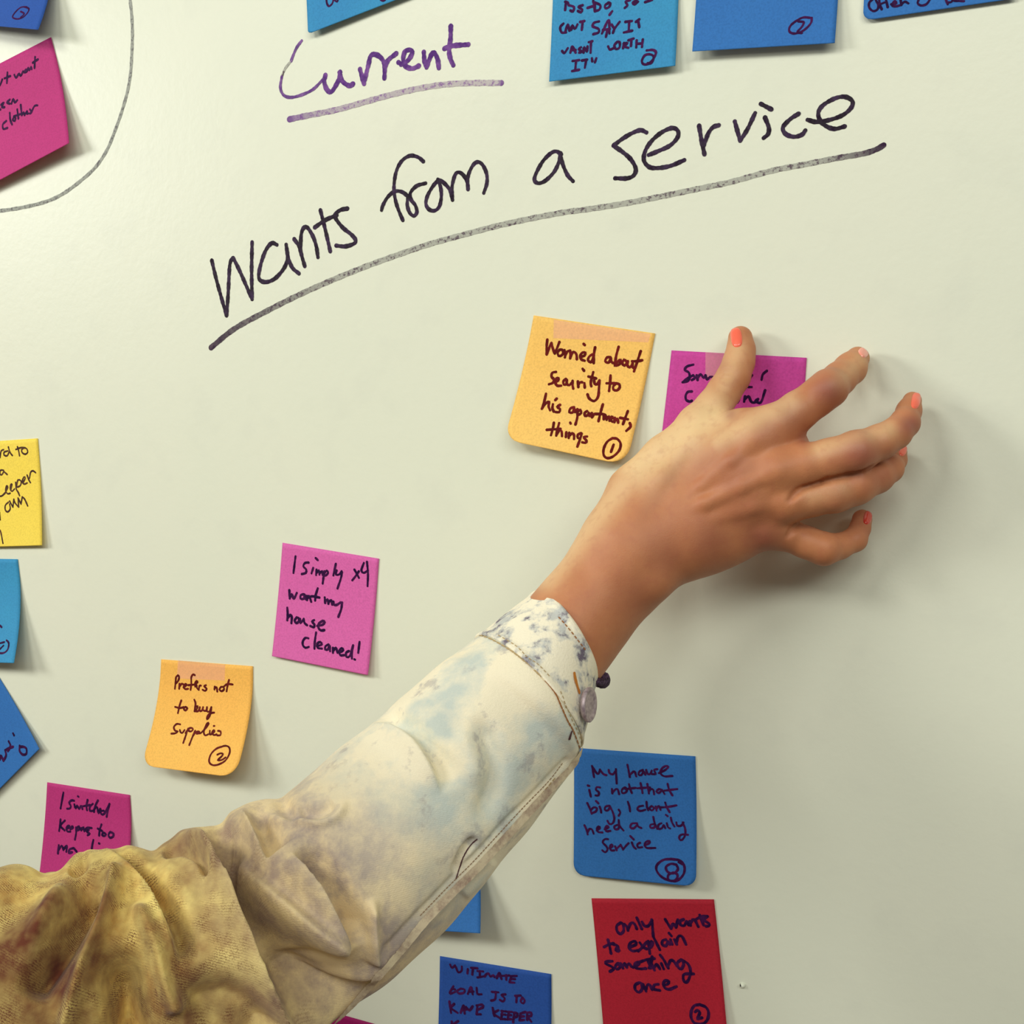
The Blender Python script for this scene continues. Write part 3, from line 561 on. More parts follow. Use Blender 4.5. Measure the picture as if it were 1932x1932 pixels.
def groove(pts, r0, r1, sink=0.0, k=0.0015):
    n_ = len(pts); out = []
    for i, (cx, cy) in enumerate(pts):
        l = on_skin(D, cx, cy)
        if l is None: continue
        out.append((cx, cy, l - sink, r0 + (r1 - r0) * i / max(1, n_ - 1)))
    crease(out, k)
groove([(985, 1385), (1012, 1358), (1040, 1332), (1066, 1310), (1090, 1290)], 0.3, 1.7, 0.0, 0.003)
groove([(1000, 1172), (1022, 1145), (1050, 1117), (1090, 1090), (1130, 1074), (1180, 1058), (1230, 1046), (1290, 1030), (1350, 1014), (1420, 996), (1480, 978)], 0.3, 1.1, 0.0, 0.003)
for arc_ in ([(575, 385), (615, 372), (655, 372)], [(562, 408), (600, 400), (650, 392)], [(585, 430), (630, 425)]):
    groove(arc_, 0.35, 0.45, -0.15, 0.001)
V, F = surface_nets(D, fd.lo, VOX)
def skin_mat():
    t = NT('skin')
    blush_shade = t.attr('blush_shade').outputs['Fac']; pale = t.attr('pale').outputs['Fac']
    n = t.noise(70, 4); n2 = t.noise(1500, 2); n3 = t.noise(240, 3)
    base = t.mix(n, srgb(206, 140, 94), srgb(180, 112, 74))
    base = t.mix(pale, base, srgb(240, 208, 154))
    base = t.mix(blush_shade, base, srgb(146, 80, 72))
    base = t.mix(t.math('MULTIPLY', t.ramp(n3, [(0.5, (0, 0, 0)), (0.75, (1, 1, 1))]), 0.22), base, srgb(176, 100, 78))
    h = t.math('ADD', t.math('MULTIPLY', n2, 0.35), t.math('MULTIPLY', n3, 0.5))
    t.bump(h, 0.35, 0.0006)
    t.set(Base_Color=base, Roughness=0.5, Subsurface_Weight=0.06, Subsurface_Radius=(0.006, 0.0022, 0.0012), Subsurface_Scale=1.0)
    t.b.inputs['Specular IOR Level'].default_value = 0.35
    return t.m
M_skin = skin_mat()
base = at(1100, 1150, 0.07)
person = tag(empty('person', base), 'person reaching in from lower left, one bare hand with coral nails, bleached denim sleeve', 'person')
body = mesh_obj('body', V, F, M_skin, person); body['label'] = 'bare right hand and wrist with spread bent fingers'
sm = body.modifiers.new('soften', 'SMOOTH'); sm.factor = 0.5; sm.iterations = 3
px = to_px(V); hx = (px[:, 0] - HC[0]) / HC[2]; hy = (px[:, 1] - HC[1]) / HC[2]
bl = np.zeros(len(V));  # red knuckles, plus shade painted along the lower side of the hand
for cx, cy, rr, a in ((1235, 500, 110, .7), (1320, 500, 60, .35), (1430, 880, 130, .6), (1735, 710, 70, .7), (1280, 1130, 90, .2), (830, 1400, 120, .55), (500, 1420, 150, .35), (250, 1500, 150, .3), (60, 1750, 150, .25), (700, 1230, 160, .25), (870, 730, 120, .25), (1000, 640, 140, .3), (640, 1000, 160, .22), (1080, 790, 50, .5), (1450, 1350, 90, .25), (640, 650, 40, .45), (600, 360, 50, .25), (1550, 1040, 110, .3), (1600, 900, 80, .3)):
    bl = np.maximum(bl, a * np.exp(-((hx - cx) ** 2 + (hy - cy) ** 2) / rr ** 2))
pa = np.zeros(len(V))  # lit upper sides of wrist, thumb and fingers painted paler into the skin
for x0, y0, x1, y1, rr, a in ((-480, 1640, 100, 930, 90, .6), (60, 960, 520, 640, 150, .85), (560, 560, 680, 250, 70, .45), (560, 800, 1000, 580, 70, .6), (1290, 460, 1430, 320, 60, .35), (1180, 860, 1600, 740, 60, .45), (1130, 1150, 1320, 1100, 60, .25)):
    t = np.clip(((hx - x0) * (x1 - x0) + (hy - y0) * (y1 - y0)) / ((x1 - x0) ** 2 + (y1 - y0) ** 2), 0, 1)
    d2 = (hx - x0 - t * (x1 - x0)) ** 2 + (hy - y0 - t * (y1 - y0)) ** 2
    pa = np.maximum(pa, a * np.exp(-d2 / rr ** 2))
for nm, arr in (('blush_shade', bl), ('pale', pa)):
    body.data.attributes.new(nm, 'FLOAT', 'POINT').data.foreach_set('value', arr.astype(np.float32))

# nails: a domed plate with its own free edge, set on each finger end
M_nail = NT('coral_nail_polish'); M_nail.set(Base_Color=srgb(250, 112, 84), Roughness=0.3, Coat_Weight=0.3); M_nail = M_nail.m
M_nail_p = NT('pale_coral_nail_polish'); M_nail_p.set(Base_Color=srgb(248, 160, 138), Roughness=0.15, Coat_Weight=0.6); M_nail_p = M_nail_p.m
M_nail_d = NT('red_coral_nail_polish'); M_nail_d.set(Base_Color=srgb(214, 66, 48), Roughness=0.1, Coat_Weight=0.6); M_nail_d = M_nail_d.m
sk_bvh = BVHTree.FromPolygons([Vector(v) for v in V], [tuple(int(i) for i in f) for f in F])
def nail(cx, cy, ang, a, b, mat, label, dome=0.0006):
    """a = half length, b = half width (crop px), laid on the finger end; ang = pointing direction"""
    c_, s_ = math.cos(math.radians(ang)), math.sin(math.radians(ang))
    def drop(x, y):
        h, n_, _, _ = sk_bvh.ray_cast(CAM, ray(HC[0] + (cx + x * c_ + y * s_) * HC[2], HC[1] + (cy - x * s_ + y * c_) * HC[2]))
        return h, n_
    h0, n0 = drop(0, 0)
    if h0 is None: print('NAIL MISS', label); return
    Vn, Fn = [tuple(h0 + n0 * (0.0005 + dome))], []; R, A = 9, 30; prev = [(h0, n0)] * A
    for i in range(1, R + 1):
        q = i / R
        for j in range(A):
            th = 2 * math.pi * j / A; e = 2 / 2.7
            x = a * q * abs(math.cos(th)) ** e * (1 if math.cos(th) > 0 else -1); y = b * q * abs(math.sin(th)) ** e * (1 if math.sin(th) > 0 else -1)
            h, n_ = drop(x, y); ok = h is not None and (h - prev[j][0]).length < 0.0032
            if not ok:
                h, n_ = prev[j]
                h = h + FWD * 0.0003
            prev[j] = (h, n_); nn = (n_ * 0.6 + n0 * 0.4).normalized()
            Vn.append(tuple(h + nn * (0.0005 + dome * (1 - q * q) if i < R else -0.0002)))
    for j in range(A): Fn.append((0, 1 + j, 1 + (j + 1) % A))
    for i in range(R - 1):
        for j in range(A):
            Fn.append((1 + i * A + j, 1 + (i + 1) * A + j, 1 + (i + 1) * A + (j + 1) % A, 1 + i * A + (j + 1) % A))
    o = mesh_obj('fingernail', Vn, Fn, mat, person); o['label'] = label
    sm_ = o.modifiers.new('even', 'SMOOTH'); sm_.factor = 0.5; sm_.iterations = 2
    return o
nail(674, 182, 97, 62, 36, M_nail, 'coral nail of the thumb')
nail(1444, 276, -48, 34, 22, M_nail_p, 'pale coral nail tip of the index finger')
nail(1764, 566, 82, 50, 28, M_nail, 'coral nail of the middle finger')
nail(1688, 862, 75, 42, 24, M_nail, 'coral nail of the ring finger, half hidden')
nail(1472, 1276, 78, 44, 26, M_nail_d, 'dark coral nail of the little finger')

# ------------------------------------------------------------------ denim sleeve: a swept tube with sculpted folds
def denim_mat():
    t = NT('bleached_denim')
    elbow_shade = t.attr('elbow_shade').outputs['Fac']            # painted warm shade: 0 at the cuff, 1 towards the elbow
    uv = t.tc.outputs['UV']
    n = t.noise(24, 5, rough=0.6); n1 = t.noise(42, 5, rough=0.65); n2 = t.noise(900, 2)
    pale = t.mix(t.ramp(n, [(0.46, (0, 0, 0)), (0.62, (1, 1, 1))]), srgb(250, 240, 208), srgb(206, 214, 202))
    pale = t.mix(t.math('MULTIPLY', t.ramp(t.noise(60, 4, rough=0.7), [(0.56, (0, 0, 0)), (0.66, (1, 1, 1))]), 0.5), pale, srgb(158, 154, 156))
    mid_ = t.attr('mid').outputs['Fac']
    grey = t.mix(t.ramp(n1, [(0.42, (0, 0, 0)), (0.62, (1, 1, 1))]), srgb(236, 214, 168), srgb(172, 156, 144))
    pale = t.mix(mid_, pale, grey)
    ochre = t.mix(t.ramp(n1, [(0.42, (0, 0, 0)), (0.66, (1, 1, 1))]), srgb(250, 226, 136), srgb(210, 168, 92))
    ochre = t.mix(t.ramp(t.noise(13, 5, rough=0.62), [(0.42, (0, 0, 0)), (0.60, (1, 1, 1))]), ochre, srgb(112, 62, 44))  # brown noise patches painted into the cloth in place of fold shadow
    c = t.mix(elbow_shade, pale, ochre)
    wv = t.n.new('ShaderNodeTexWave'); wv.wave_type = 'BANDS'; wv.bands_direction = 'DIAGONAL'
    wv.inputs['Scale'].default_value = 46; wv.inputs['Distortion'].default_value = 6.0; wv.inputs['Detail Scale'].default_value = 3.0; wv.inputs['Detail'].default_value = 2
    t.link(uv, wv.inputs['Vector'])
    slub = t.math('MULTIPLY', t.ramp(wv.outputs['Fac'], [(0.5, (0, 0, 0)), (0.9, (1, 1, 1))]), t.ramp(t.noise(90, 4), [(0.46, (0, 0, 0)), (0.62, (1, 1, 1))]))
    c = t.mix(t.math('MULTIPLY', t.math('MULTIPLY', slub, elbow_shade), 0.85), c, srgb(112, 66, 48))
    h = t.math('ADD', t.math('MULTIPLY', wv.outputs['Fac'], 0.16), t.math('MULTIPLY', n2, 0.6))
    t.bump(h, 0.45, 0.0007)
    t.set(Base_Color=c, Roughness=0.9, Sheen_Weight=0.12); t.b.inputs['Specular IOR Level'].default_value = 0.1
    return t.m
M_denim = denim_mat()
ST = [(1000, 1300, 102, 142), (948, 1360, 115, 159), (865, 1450, 135, 171), (766, 1550, 160, 186), (689, 1626, 179, 193), (604, 1691, 197, 203),
      (470, 1772, 226, 220), (300, 1840, 256, 236), (100, 1886, 284, 246), (-120, 1915, 308, 260)]
pts = [at(x, y, l / 1000) for x, y, l, r in ST]; rad = [r * mpp(p) for (x, y, l, r), p in zip(ST, pts)]
dlast = (pts[-1] - pts[-2]).normalized()
for i, (dd, rr) in enumerate(((0.06, .070), (0.13, .074))): pts.append(pts[9] + dlast * dd); rad.append(rr)
shoulder = pts[-1] + Vector((-0.16, -0.14, 0.26))
for f_ in (0.3, 0.65, 1.0): pts.append(pts[11].lerp(shoulder, f_)); rad.append(0.075 + 0.010 * f_)
def resample(P, R, n_per):
    P = np.array([list(p) for p in P]); R = np.array(R); out, rr = [], []
    Q = np.vstack([2 * P[0] - P[1], P, 2 * P[-1] - P[-2]]); Rq = np.concatenate([[2 * R[0] - R[1]], R, [2 * R[-1] - R[-2]]])
    for i in range(1, len(Q) - 2):
        for t in np.arange(n_per[i - 1]) / n_per[i - 1]:
            h = lambda A: 0.5 * (2 * A[i] + (A[i + 1] - A[i - 1]) * t + (2 * A[i - 1] - 5 * A[i] + 4 * A[i + 1] - A[i + 2]) * t * t + (3 * A[i] - A[i - 1] - 3 * A[i + 1] + A[i + 2]) * t ** 3)
            out.append(h(Q)); rr.append(h(Rq))
    out.append(P[-1]); rr.append(R[-1])
    return np.array(out), np.array(rr)
nseg = [28, 36, 42, 34, 34, 50, 56, 60, 60, 16, 16, 14, 14, 14]
Cc, Rr = resample(pts, rad, nseg)
NA = 420
T = np.gradient(Cc, axis=0); T /= np.linalg.norm(T, axis=1)[:, None]
view = np.array(CAM) - Cc; view /= np.linalg.norm(view, axis=1)[:, None]
Fv = view - (view * T).sum(1)[:, None] * T; Fv /= np.linalg.norm(Fv, axis=1)[:, None]
Sv = np.cross(T, Fv)
phi = np.linspace(0, 2 * math.pi, NA, endpoint=False)
# the cuff's two rings: both ends of the long axis as seen, lift of the centre, forward bulge on the picture
RINGS = [((903, 1197), (1094, 1408), 102, (33, -21)), ((1010, 1115), (1122, 1292), 82, (27, -13))]
def ring_pt(t, th, scale=1.0):
    (u0, l0, z0, b0), (u1, l1, z1, b1) = RINGS
    U = np.array(u0) * (1 - t) + np.array(u1) * t; L = np.array(l0) * (1 - t) + np.array(l1) * t
    b = np.array(b0) * (1 - t) + np.array(b1) * t; z = (z0 * (1 - t) + z1 * t) / 1000
    c = (U + L) / 2; h = (L - U) / 2
    hm = np.linalg.norm(h) * mpp(at(c[0], c[1], z))
    q = c + (h * math.cos(th) + b * math.sin(th)) * scale
    return at(q[0], q[1], z + hm * math.sin(th) * scale * 0.92)
Nn = Sv[:, None, :] * np.cos(phi)[None, :, None] + Fv[:, None, :] * np.sin(phi)[None, :, None]
SV = Cc[:, None, :] + Nn * Rr[:, None, None]
# ease the first rows of the tube on to the cuff seam
for i in range(26):
    k_ = 1 - i / 26; k_ = k_ * k_ * (3 - 2 * k_)
    for j in range(NA):
        lp = float(Sv[0] @ (np.array(at(1094, 1408, 0.102)) - Cc[0])) > 0
        th = phi[j] if lp else math.pi - phi[j]
        SV[i, j] = SV[i, j] * (1 - k_) + np.array(ring_pt(-0.0 - i * 0.035, th, 0.985)) * k_
nR = len(Cc); SVf = SV.reshape(-1, 3); Nf = Nn.reshape(-1, 3)
P2 = to_px(SVf)
def poly_dist(P2, path):
    best = np.full(len(P2), 1e9); sg = np.zeros(len(P2)); tt = np.zeros(len(P2))
    path = np.array(path, float); seg = np.linalg.norm(np.diff(path, axis=0), axis=1); cum = np.concatenate([[0], np.cumsum(seg)]); tot = cum[-1]
    for i in range(len(path) - 1):
        a, b = path[i], path[i + 1]; d = b - a; L = seg[i]
        q = P2 - a; t = np.clip((q @ d) / (L * L), 0, 1)
        r = q - t[:, None] * d; dist = np.linalg.norm(r, axis=1)
        cr = -(d[0] * q[:, 1] - d[1] * q[:, 0])
        m = dist < best
        best[m] = dist[m]; sg[m] = np.sign(cr[m]); tt[m] = (cum[i] + t[m] * L) / tot
    return best, sg, tt
def taper(t, a=0.12, b=0.12):
    s = lambda x: x * x * (3 - 2 * x)
    return s(np.clip(t / a, 0, 1)) * s(np.clip((1 - t) / b, 0, 1))
H = np.zeros(len(P2))
def smooth_path(p): return smooth_line(p, 10)
def crisp(path, R, wl, wr, A, w, a=0.12, b=0.15):
    """ridge of height R whose image-right flank drops into a dip of depth A (mm)"""
    d, s, t = poly_dist(P2, smooth_path(path)); d = d * np.where(s == 0, 1, s)
    k = taper(t, a, b)
    g = np.where(d < 0, R * np.exp(-(d / wl) ** 2), R * np.exp(-(d / wr) ** 2) - A * np.clip(d / w, 0, None) * np.exp(1 - np.clip(d / w, 0, 12)))
    return g * k
def drop(path, R, wl, A, W0, W1, a=0.12, b=0.12):
    """an overhanging crest: beyond it the cloth stays A mm lower over a width W0..W1 px"""
    d, s, t = poly_dist(P2, smooth_path(path)); d = d * np.where(s == 0, 1, s)
    W = W0 + (W1 - W0) * t
    g = np.where(d < 0, R * np.exp(-(d / wl) ** 2), R * np.exp(-(d / 7) ** 2) - A * (1 - np.exp(-np.clip(d, 0, None) / 7)) * np.exp(-(np.clip(d, 0, None) / W) ** 3))
    return g * taper(t, a, b)
def soft(path, A, sig, a=0.1, b=0.1):
    d, s, t = poly_dist(P2, smooth_path(path))
    return A * np.exp(-(d / sig) ** 2) * taper(t, a, b)
def soft0(path, A, sig):
    d, s, t = poly_dist(P2, smooth_path(path)); return A * np.exp(-(d / sig) ** 2)
H += drop([(176, 1602), (190, 1606), (224, 1629), (272, 1670), (297, 1708), (318, 1760), (334, 1830)], 5, 22, 14, 26, 40, 0.34, 0.2)
H += drop([(364, 1575), (380, 1592), (396, 1612), (417, 1646), (430, 1665), (454, 1726), (477, 1782), (501, 1838), (531, 1901), (575, 1990)], 9, 30, 32, 45, 150, 0.12, 0.1)
H += drop([(458, 1536), (472, 1556), (489, 1592), (503, 1618)], 4, 14, 12, 50, 60, 0.25, 0.3)
H += drop([(548, 1604), (568, 1634), (606, 1681), (627, 1721), (646, 1761), (662, 1795)], 6, 28, 14, 40, 46, 0.2, 0.2)
H += soft([(415, 1590), (430, 1600), (454, 1622), (505, 1680), (564, 1738), (611, 1775), (672, 1812)], 14, 20, 0.1, 0.15)
H += soft([(300, 1606), (320, 1602), (348, 1602), (375, 1621), (390, 1643), (384, 1664)], -9, 9, 0.2, 0.2)
H += soft([(345, 1588), (362, 1590), (385, 1607), (404, 1640), (404, 1668)], 3, 9, .2, .2)
H += soft([(184, 1640), (176, 1660), (152, 1708), (121, 1770), (95, 1820), (55, 1890)], -14, 24, 0.15, 0.1)
H += soft([(226, 1640), (216, 1680), (193, 1749), (162, 1811), (141, 1873), (118, 1950)], 10, 15, 0.1, 0.1)
H += soft([(222, 1775), (228, 1830), (236, 1900), (246, 2000)], -24, 36, 0.35, 0.1)
H += soft([(246, 1700), (276, 1749), (300, 1811), (315, 1863), (340, 1915)], 9, 18, 0.2, 0.1)
H += soft([(704, 1690), (702, 1740), (702, 1822)], 5, 9, 0.25, 0.1)
H += drop([(690, 1362), (745, 1374), (783, 1402), (814, 1452), (832, 1505)], 3.0, 28, 7, 30, 45, 0.25, 0.3)
H += soft([(890, 1345), (922, 1400), (934, 1470), (905, 1560)], -4.2, 20, 0.25, 0.25)
H += soft([(860, 1370), (890, 1430), (896, 1490)], 2, 18, 0.3, 0.3)
H += soft([(480, 1530), (540, 1540), (600, 1556), (640, 1540), (655, 1500)], 2.6, 8, 0.15, 0.2)
H += soft([(556, 1520), (596, 1532), (632, 1512)], -3.5, 12, 0.2, 0.2)
H += soft([(60, 1800), (110, 1700), (140, 1670)], 5, 22, 0.3, 0.3)
H += soft([(345, 1920), (400, 1890), (460, 1900), (510, 1960)], -10, 40, 0.2, 0.1)
H += soft([(640, 1800), (610, 1870), (640, 1925)], -4, 26, 0.2, 0.1)
H += soft([(735, 1790), (690, 1850), (620, 1925), (560, 1970)], 3.2, 13, 0.1, 0.1)
HS = np.zeros(len(P2))
HS += soft0([(150, 1612), (190, 1600), (235, 1602)], 3.6, 24)
HS += soft0([(350, 1580), (392, 1574)], 2.6, 22)
HS += soft0([(445, 1540), (470, 1532), (500, 1534)], 3.6, 24)
HS += soft0([(286, 1590), (292, 1618)], -2.0, 16)
HS += soft0([(534, 1518), (548, 1540)], -5.0, 16)
HS += soft0([(80, 1640), (112, 1636)], -1.6, 16)
H += soft0([(140, 1636), (158, 1628)], -9, 9)
# seam band along the lower edge
H += soft([(1095, 1425), (1040, 1490), (975, 1553), (885, 1652), (800, 1740), (730, 1815), (660, 1890)], 1.6, 8, 0.03, 0.1)
H += soft([(1075, 1425), (1020, 1488), (955, 1550), (868, 1645), (790, 1722), (700, 1820)], -1.3, 6, 0.03, 0.1)
H += soft([(899, 1578), (876, 1606), (858, 1652)], -5, 7, 0.2, 0.2)
H += soft([(930, 1620), (905, 1660), (870, 1690)], 1.5, 12)
# low, irregular slackness everywhere, more towards the elbow
ii = (np.arange(nR) / nR)[:, None] * np.ones(NA)[None]; pp = phi[None] * np.ones((nR, 1))
slack = np.sin(ii * 47 + 2.2 * np.sin(pp * 2 + 1) + 1.3 * np.sin(pp * 3)) * 0.7 + np.sin(ii * 83 + 3 * np.sin(pp + 2)) * 0.4
face = (Nn * view[:, None, :]).sum(2)
off = np.clip((ii - 0.62) / 0.1, 0, 1)
amp = 0.5 + 2.2 * off + 1.6 * np.clip(-face, 0, 1)
fold_w = np.clip((face + 0.55) / 0.35, 0, 1) 
off_k = np.clip(1 - (ii - 0.72) / 0.1, 0, 1)
edge_w = np.clip((face - 0.02) / 0.42, 0, 1); edge_w = 0.15 + 0.85 * edge_w * edge_w * (3 - 2 * edge_w)
Hd = (H.reshape(nR, NA) * edge_w * 1.15 + HS.reshape(nR, NA)) * fold_w * off_k * 0.001 + slack * amp * 0.001 * np.clip(ii / 0.05, 0, 1)
SV2 = SV + Nn * Hd[:, :, None]
flat = SV2.reshape(-1, 3).copy()
flat[:, 1] = np.minimum(flat[:, 1], -0.004)
Fq = [(i * NA + j, (i + 1) * NA + j, (i + 1) * NA + (j + 1) % NA, i * NA + (j + 1) % NA) for i in range(nR - 1) for j in range(NA)]
nv = len(flat); flat = np.vstack([flat, Cc[-1][None], Cc[0][None]]);
Fq += [((nR - 1) * NA + j, nv, (nR - 1) * NA + (j + 1) % NA) for j in range(NA)]
flat = flat[:-1]
sleeve = mesh_obj('sleeve', flat, Fq, M_denim, person); sleeve['label'] = 'bleached blue and cream denim sleeve, shade painted yellow brown towards the elbow'
uvl = sleeve.data.uv_layers.new(name='UVMap')
arc = np.concatenate([[0], np.cumsum(np.linalg.norm(np.diff(Cc, axis=0), axis=1))])
li = np.zeros(len(sleeve.data.loops), np.int64); sleeve.data.loops.foreach_get('vertex_index', li)
vi, vj = np.minimum(li // NA, nR - 1), li % NA
uvl.data.foreach_set('uv', np.stack([arc[vi] * 10, 0.09 * 2 * math.pi * vj / NA * 10 / 1.4], 1).ravel().astype(np.float32))
elbow_shade = np.clip((ii - 0.36) / 0.24, 0, 1); elbow_shade = (elbow_shade * elbow_shade * (3 - 2 * elbow_shade)).ravel(); elbow_shade = np.append(elbow_shade, 1.0)
sleeve.data.attributes.new('elbow_shade', 'FLOAT', 'POINT').data.foreach_set('value', elbow_shade.astype(np.float32))
mid = np.clip((ii - 0.20) / 0.14, 0, 1).ravel(); mid = np.append(mid, 1.0)
sleeve.data.attributes.new('mid', 'FLOAT', 'POINT').data.foreach_set('value', mid.astype(np.float32))
sl_bvh = BVHTree.FromPolygons([Vector(v) for v in flat[:nv]], Fq[:(nR - 1) * NA])

# cuff: a doubled band with turned edge, wider than the wrist
M_cuff = NT('spotted_cuff_denim')
_a = M_cuff.noise(85, 4, rough=0.6); _b = M_cuff.noise(150, 4, rough=0.7); _f = M_cuff.noise(900, 2)
_c = M_cuff.mix(M_cuff.ramp(_a, [(0.47, (0, 0, 0)), (0.60, (1, 1, 1))]), srgb(248, 240, 212), srgb(200, 202, 194))
_k = M_cuff.math('MULTIPLY', M_cuff.ramp(_a, [(0.52, (0, 0, 0)), (0.60, (1, 1, 1))]), M_cuff.ramp(_b, [(0.46, (0, 0, 0)), (0.62, (1, 1, 1))]))
_c = M_cuff.mix(_k, _c, srgb(116, 106, 120))
M_cuff.bump(_f, 0.4, 0.0006)
M_cuff.set(Base_Color=_c, Roughness=0.9); M_cuff.b.inputs['Specular IOR Level'].default_value = 0.1; M_cuff = M_cuff.m
C0 = np.array(at(998, 1303, 0.102)); C1 = np.array(at(1066, 1204, 0.082))
ax = C1 - C0; axn = ax / np.linalg.norm(ax)
vv = np.array(CAM) - C0; vv /= np.linalg.norm(vv); ff = vv - (vv @ axn) * axn; ff /= np.linalg.norm(ff)
prof = [(-0.03, 0.965), (-0.035, 1.0), (-0.01, 1.018), (0.05, 1.012), (0.10, 1.0), (0.13, 0.998), (0.3, 1.006), (0.5, 1.012), (0.7, 1.008), (0.86, 0.998), (0.90, 1.0), (0.95, 1.014), (1.0, 1.012), (1.03, 0.99), (1.03, 0.965), (1.0, 0.945), (0.9, 0.94), (0.5, 0.94), (0.0, 0.93)]
def dense(prof, k=4):
    o = []
    for (a, b), (c, d) in zip(prof[:-1], prof[1:]):
        for t in range(k): o.append((a + (c - a) * t / k, b + (d - b) * t / k))
    return o + [prof[-1]]
prof = dense(prof); Vc, Fc, NC = [], [], 240
for k, (t, q) in enumerate(prof):
    for j in range(NC):
        th = 2 * math.pi * j / NC
        Vc.append(ring_pt(t, th, q * (1 + 0.006 * math.sin(3 * th + 4 * t) + 0.006 * math.sin(7 * th + 2) * t)))
for k in range(len(prof) - 1):
    for j in range(NC): Fc.append((k * NC + j, k * NC + (j + 1) % NC, (k + 1) * NC + (j + 1) % NC, (k + 1) * NC + j))
cuff = mesh_obj('cuff', Vc, Fc, M_cuff, sleeve); cuff['label'] = 'buttoned cuff with grey purple bleach spots'
cf_bvh = BVHTree.FromPolygons([Vector(v) for v in Vc], Fc)

# stitching: raised threads dropped on to the cloth
M_thr = plain('rust_thread', (166, 104, 48), 0.8); M_thr_p = plain('pale_thread', (186, 160, 112), 0.8); M_thr_d = plain('dark_seam_thread', (86, 52, 54), 0.85)
M_thr_s = plain('tan_thread', (150, 122, 92), 0.85); M_thr_o = plain('orange_thread', (206, 128, 44), 0.8)
def dashes(line, on, offp):
    S = smooth_line(line, 1.0); out = []; i = 0; n_ = int(on); m_ = int(offp)
    while i < len(S) - 2:
        out.append([tuple(p) for p in S[i:i + n_:2]]); i += n_ + m_
    return [q for q in out if len(q) > 1]
def thread(path, wdt, mat, bvh, parent, dash=None, label=None):
    l = parse('0', path)
    if dash: l = [d for q in l for d in dashes(q, *dash)]
    return strokes('stitching', l, wdt, mat, parent, bvh=bvh, off=0.0004, label=label)
D2 = (850, 1000, .2588)
def c2(s): return ' '.join('%.1f,%.1f' % (850 + float(a) * .2588, 1000 + float(b) * .2588) for a, b in (q.split(',') for q in s.split()))
both = BVHTree.FromPolygons([Vector(v) for v in flat[:nv]] + [Vector(v) for v in Vc], Fq[:(nR - 1) * NA] + [tuple(i + nv for i in f) for f in Fc])
thread(c2('215,768 300,800 430,875 540,960 620,1025 700,1110'), 3.0, M_thr_p, both, sleeve, (7, 2), 'pale seam thread below the cuff')
thread(c2('690,1100 760,1190 810,1300 850,1390 890,1460 940,1590'), 3.4, M_thr, both, sleeve, (8, 1), 'rust seam thread below the cuff')
thread(c2('350,770 480,850 560,930 640,985 730,1080'), 2.0, M_thr_p, both, cuff, (6, 3))
thread(c2('800,1180 830,1250 860,1330 890,1400 930,1480 960,1570'), 2.2, M_thr_p, both, cuff, (6, 3))
thread(c2('790,640 860,720 930,810 985,880'), 2.4, M_thr, both, cuff, (6, 3), 'rust thread along the cuff edge')
thread('1083,1271 1084,1278 1087,1290 1092,1306', 7.0, M_thr_o, both, cuff, None, 'orange thread of the buttonhole')
thread(c2('880,1470 870,1500 865,1520'), 5, M_thr_d, both, sleeve)
M_seam = NT('worn_seam_denim'); _q = M_seam.noise(70, 5, rough=0.75)
M_seam.bump(_q, 0.5, 0.001)
M_seam.set(Base_Color=M_seam.ramp(_q, [(0.36, srgb(160, 134, 116)), (0.56, srgb(216, 200, 166))]), Roughness=0.9); M_seam = M_seam.m
strokes('seam', parse('0', '1094,1416 1076,1446 1046,1478 1000,1528 948,1584 902,1634 850,1686 800,1738 752,1796 700,1854 655,1902 600,1958'), 17, M_seam, sleeve, bvh=sl_bvh, off=0.0011, label='raised felled seam with grey brown wear', jitter=0.03)
thread('1060,1440 1034,1474 990,1520 938,1576 892,1626 840,1678 790,1730', 1.8, M_thr_s, sl_bvh, sleeve, (5, 2), 'brown thread along the under seam')
thread('900,1582 886,1598 874,1618 866,1640 860,1658', 2.4, M_thr_d, sl_bvh, sleeve, None, 'dark edge of the sleeve slit')
thread('1046,1468 1000,1522 945,1580 900,1630', 2.0, M_thr_p, sl_bvh, sleeve, (7, 4))

# metal cuff button seen nearly edge on
def lathe(name, prof, P, N, U_, mat, parent, n=48, sx=1.0):
    N = N.normalized(); U_ = (U_ - N * U_.dot(N)).normalized(); W = N.cross(U_); Vl, Fl = [], []
    for r, h in prof:
        for j in range(n):
            a = 2 * math.pi * j / n; Vl.append(tuple(P + (U_ * math.cos(a) + W * math.sin(a) * sx) * r + N * h))
    for i in range(len(prof) - 1):
        for j in range(n): Fl.append((i * n + j, (i + 1) * n + j, (i + 1) * n + (j + 1) % n, i * n + (j + 1) % n))
    return mesh_obj(name, Vl, Fl, mat, parent)
M_btn = NT('worn_zinc_button'); _q = M_btn.noise(500, 4)
M_btn.set(Base_Color=M_btn.ramp(_q, [(0.35, srgb(150, 132, 138)), (0.65, srgb(192, 176, 176))]), Roughness=0.45, Metallic=0.35); M_btn = M_btn.m
bp = at(1104, 1329, 0.098)
h_, n_, _, _ = cf_bvh.ray_cast(CAM, ray(1102, 1329))
if h_ is not None: bp = h_
nrm = (RGT * 0.90 - FWD * 0.42 + UPV * 0.02).normalized()
bp = bp + nrm * 0.0008
rb = 33 * mpp(bp)
lathe('button', [(rb * 0.0001, 0.0022), (rb * 0.55, 0.0022), (rb * 0.74, 0.0020), (rb * 0.80, 0.0026), (rb * 0.92, 0.0030), (rb, 0.0024), (rb * 1.0, 0.0012), (rb * 0.9, 0.0002), (rb * 0.45, -0.0002), (rb * 0.40, -0.003)], bp, nrm, UPV, M_btn, cuff)['label'] = 'grey metal button with raised rim'

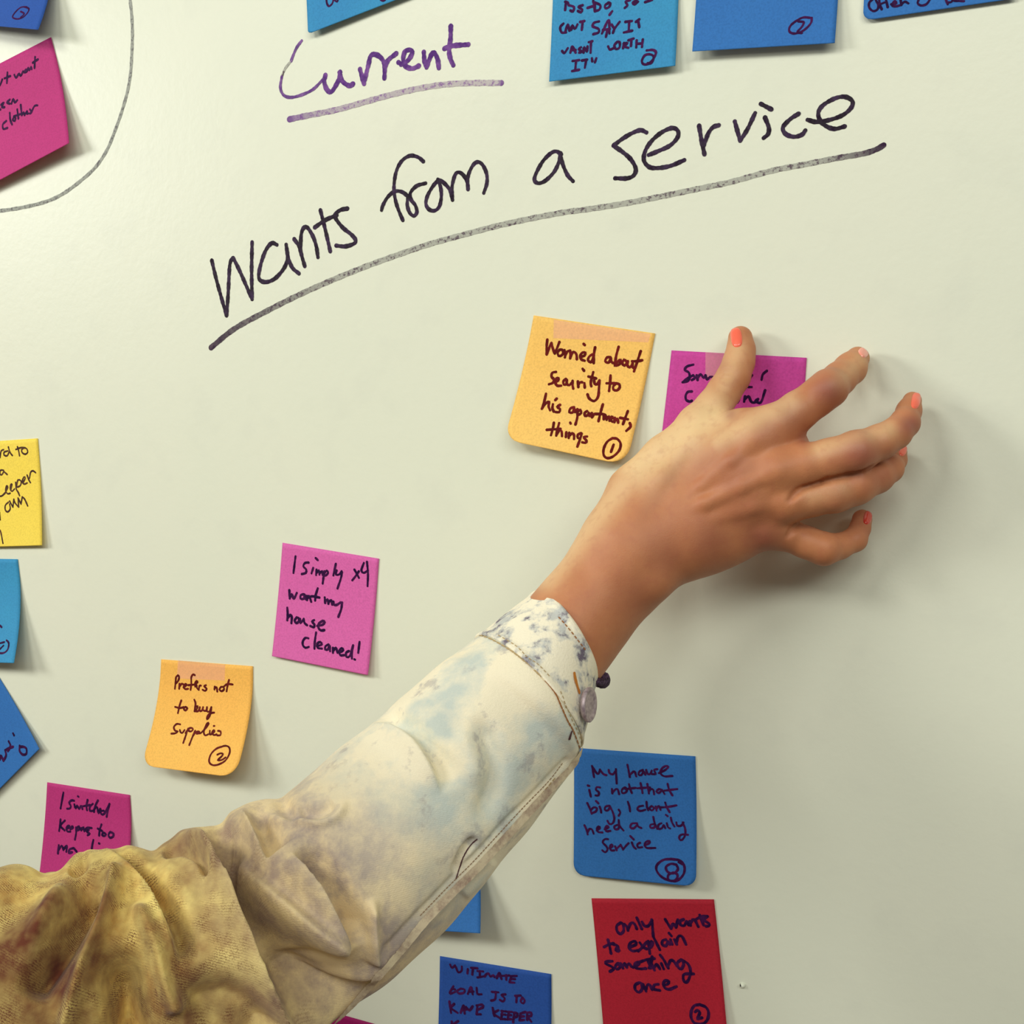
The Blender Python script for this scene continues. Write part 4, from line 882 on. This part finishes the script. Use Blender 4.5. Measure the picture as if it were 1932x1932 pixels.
# braided hair tie round the wrist, only its knot shows past the cuff
M_tie = NT('dark_plum_cord'); _q = M_tie.noise(700, 3)
M_tie.set(Base_Color=M_tie.ramp(_q, [(0.4, srgb(40, 18, 44)), (0.68, srgb(96, 66, 100))]), Roughness=0.65); M_tie = M_tie.m
kn = np.array(at(1136, 1283, 0.074)); cb = np.array(at(1052, 1222, 0.086))
rv = kn - cb; rlen = np.linalg.norm(rv); rv /= rlen
n3 = axn * 0.86 + ff * 0.35; n3 -= (n3 @ rv) * rv; n3 /= np.linalg.norm(n3); wv_ = np.cross(n3, rv)
Vt, Ft, nb, ntt = [], [], 300, 10
for sft in range(3):
    b0 = len(Vt)
    for i in range(nb):
        a = 2 * math.pi * i / nb; tw = a * 26 + sft * 2.094
        g = math.exp(-((a if a < math.pi else a - 2 * math.pi) / 0.115) ** 2)
        rad_ = rlen * 0.955 + 0.0010 * math.cos(tw) * (1 + 1.6 * g) + rlen * 0.045 * g
        cx = cb + (rv * math.cos(a) + wv_ * math.sin(a)) * rad_ * (1.0 if abs(math.cos(a)) > 0.5 else 0.97) + n3 * 0.0010 * math.sin(tw) * (1 + 1.6 * g)
        rr_ = 0.0010 + 0.0012 * g
        er = rv * math.cos(a) + wv_ * math.sin(a)
        for j in range(ntt):
            b = 2 * math.pi * j / ntt; Vt.append(cx + er * math.cos(b) * rr_ + n3 * math.sin(b) * rr_)
    for i in range(nb):
        for j in range(ntt):
            Ft.append((b0 + i * ntt + j, b0 + ((i + 1) % nb) * ntt + j, b0 + ((i + 1) % nb) * ntt + (j + 1) % ntt, b0 + i * ntt + (j + 1) % ntt))
tie = mesh_obj('hair_tie', Vt, Ft, M_tie, person); tie['label'] = 'dark plum braided hair tie around the wrist'
Vk, Fk = [], []
for sft in range(4):
    b0 = len(Vk); N_ = 60
    for i in range(N_):
        a = 2 * math.pi * i / N_; rk = 0.0030
        q = sft * 0.8
        e1 = rv * math.cos(q) + n3 * math.sin(q); e2 = wv_ if sft % 2 else (wv_ * 0.6 + n3 * 0.5)
        c_ = kn + (e1 * math.cos(a) + e2 * math.sin(a) + rv * 0.15 * math.sin(3 * a)) * rk
        er = (c_ - kn); er /= np.linalg.norm(er); tz = np.cross(e1, e2); tz /= np.linalg.norm(tz)
        for j in range(8):
            b = 2 * math.pi * j / 8; Vk.append(c_ + (er * math.cos(b) + tz * math.sin(b)) * 0.00135)
    for i in range(N_):
        for j in range(8): Fk.append((b0 + i * 8 + j, b0 + ((i + 1) % N_) * 8 + j, b0 + ((i + 1) % N_) * 8 + (j + 1) % 8, b0 + i * 8 + (j + 1) % 8))
mesh_obj('knot', Vk, Fk, M_tie, tie)
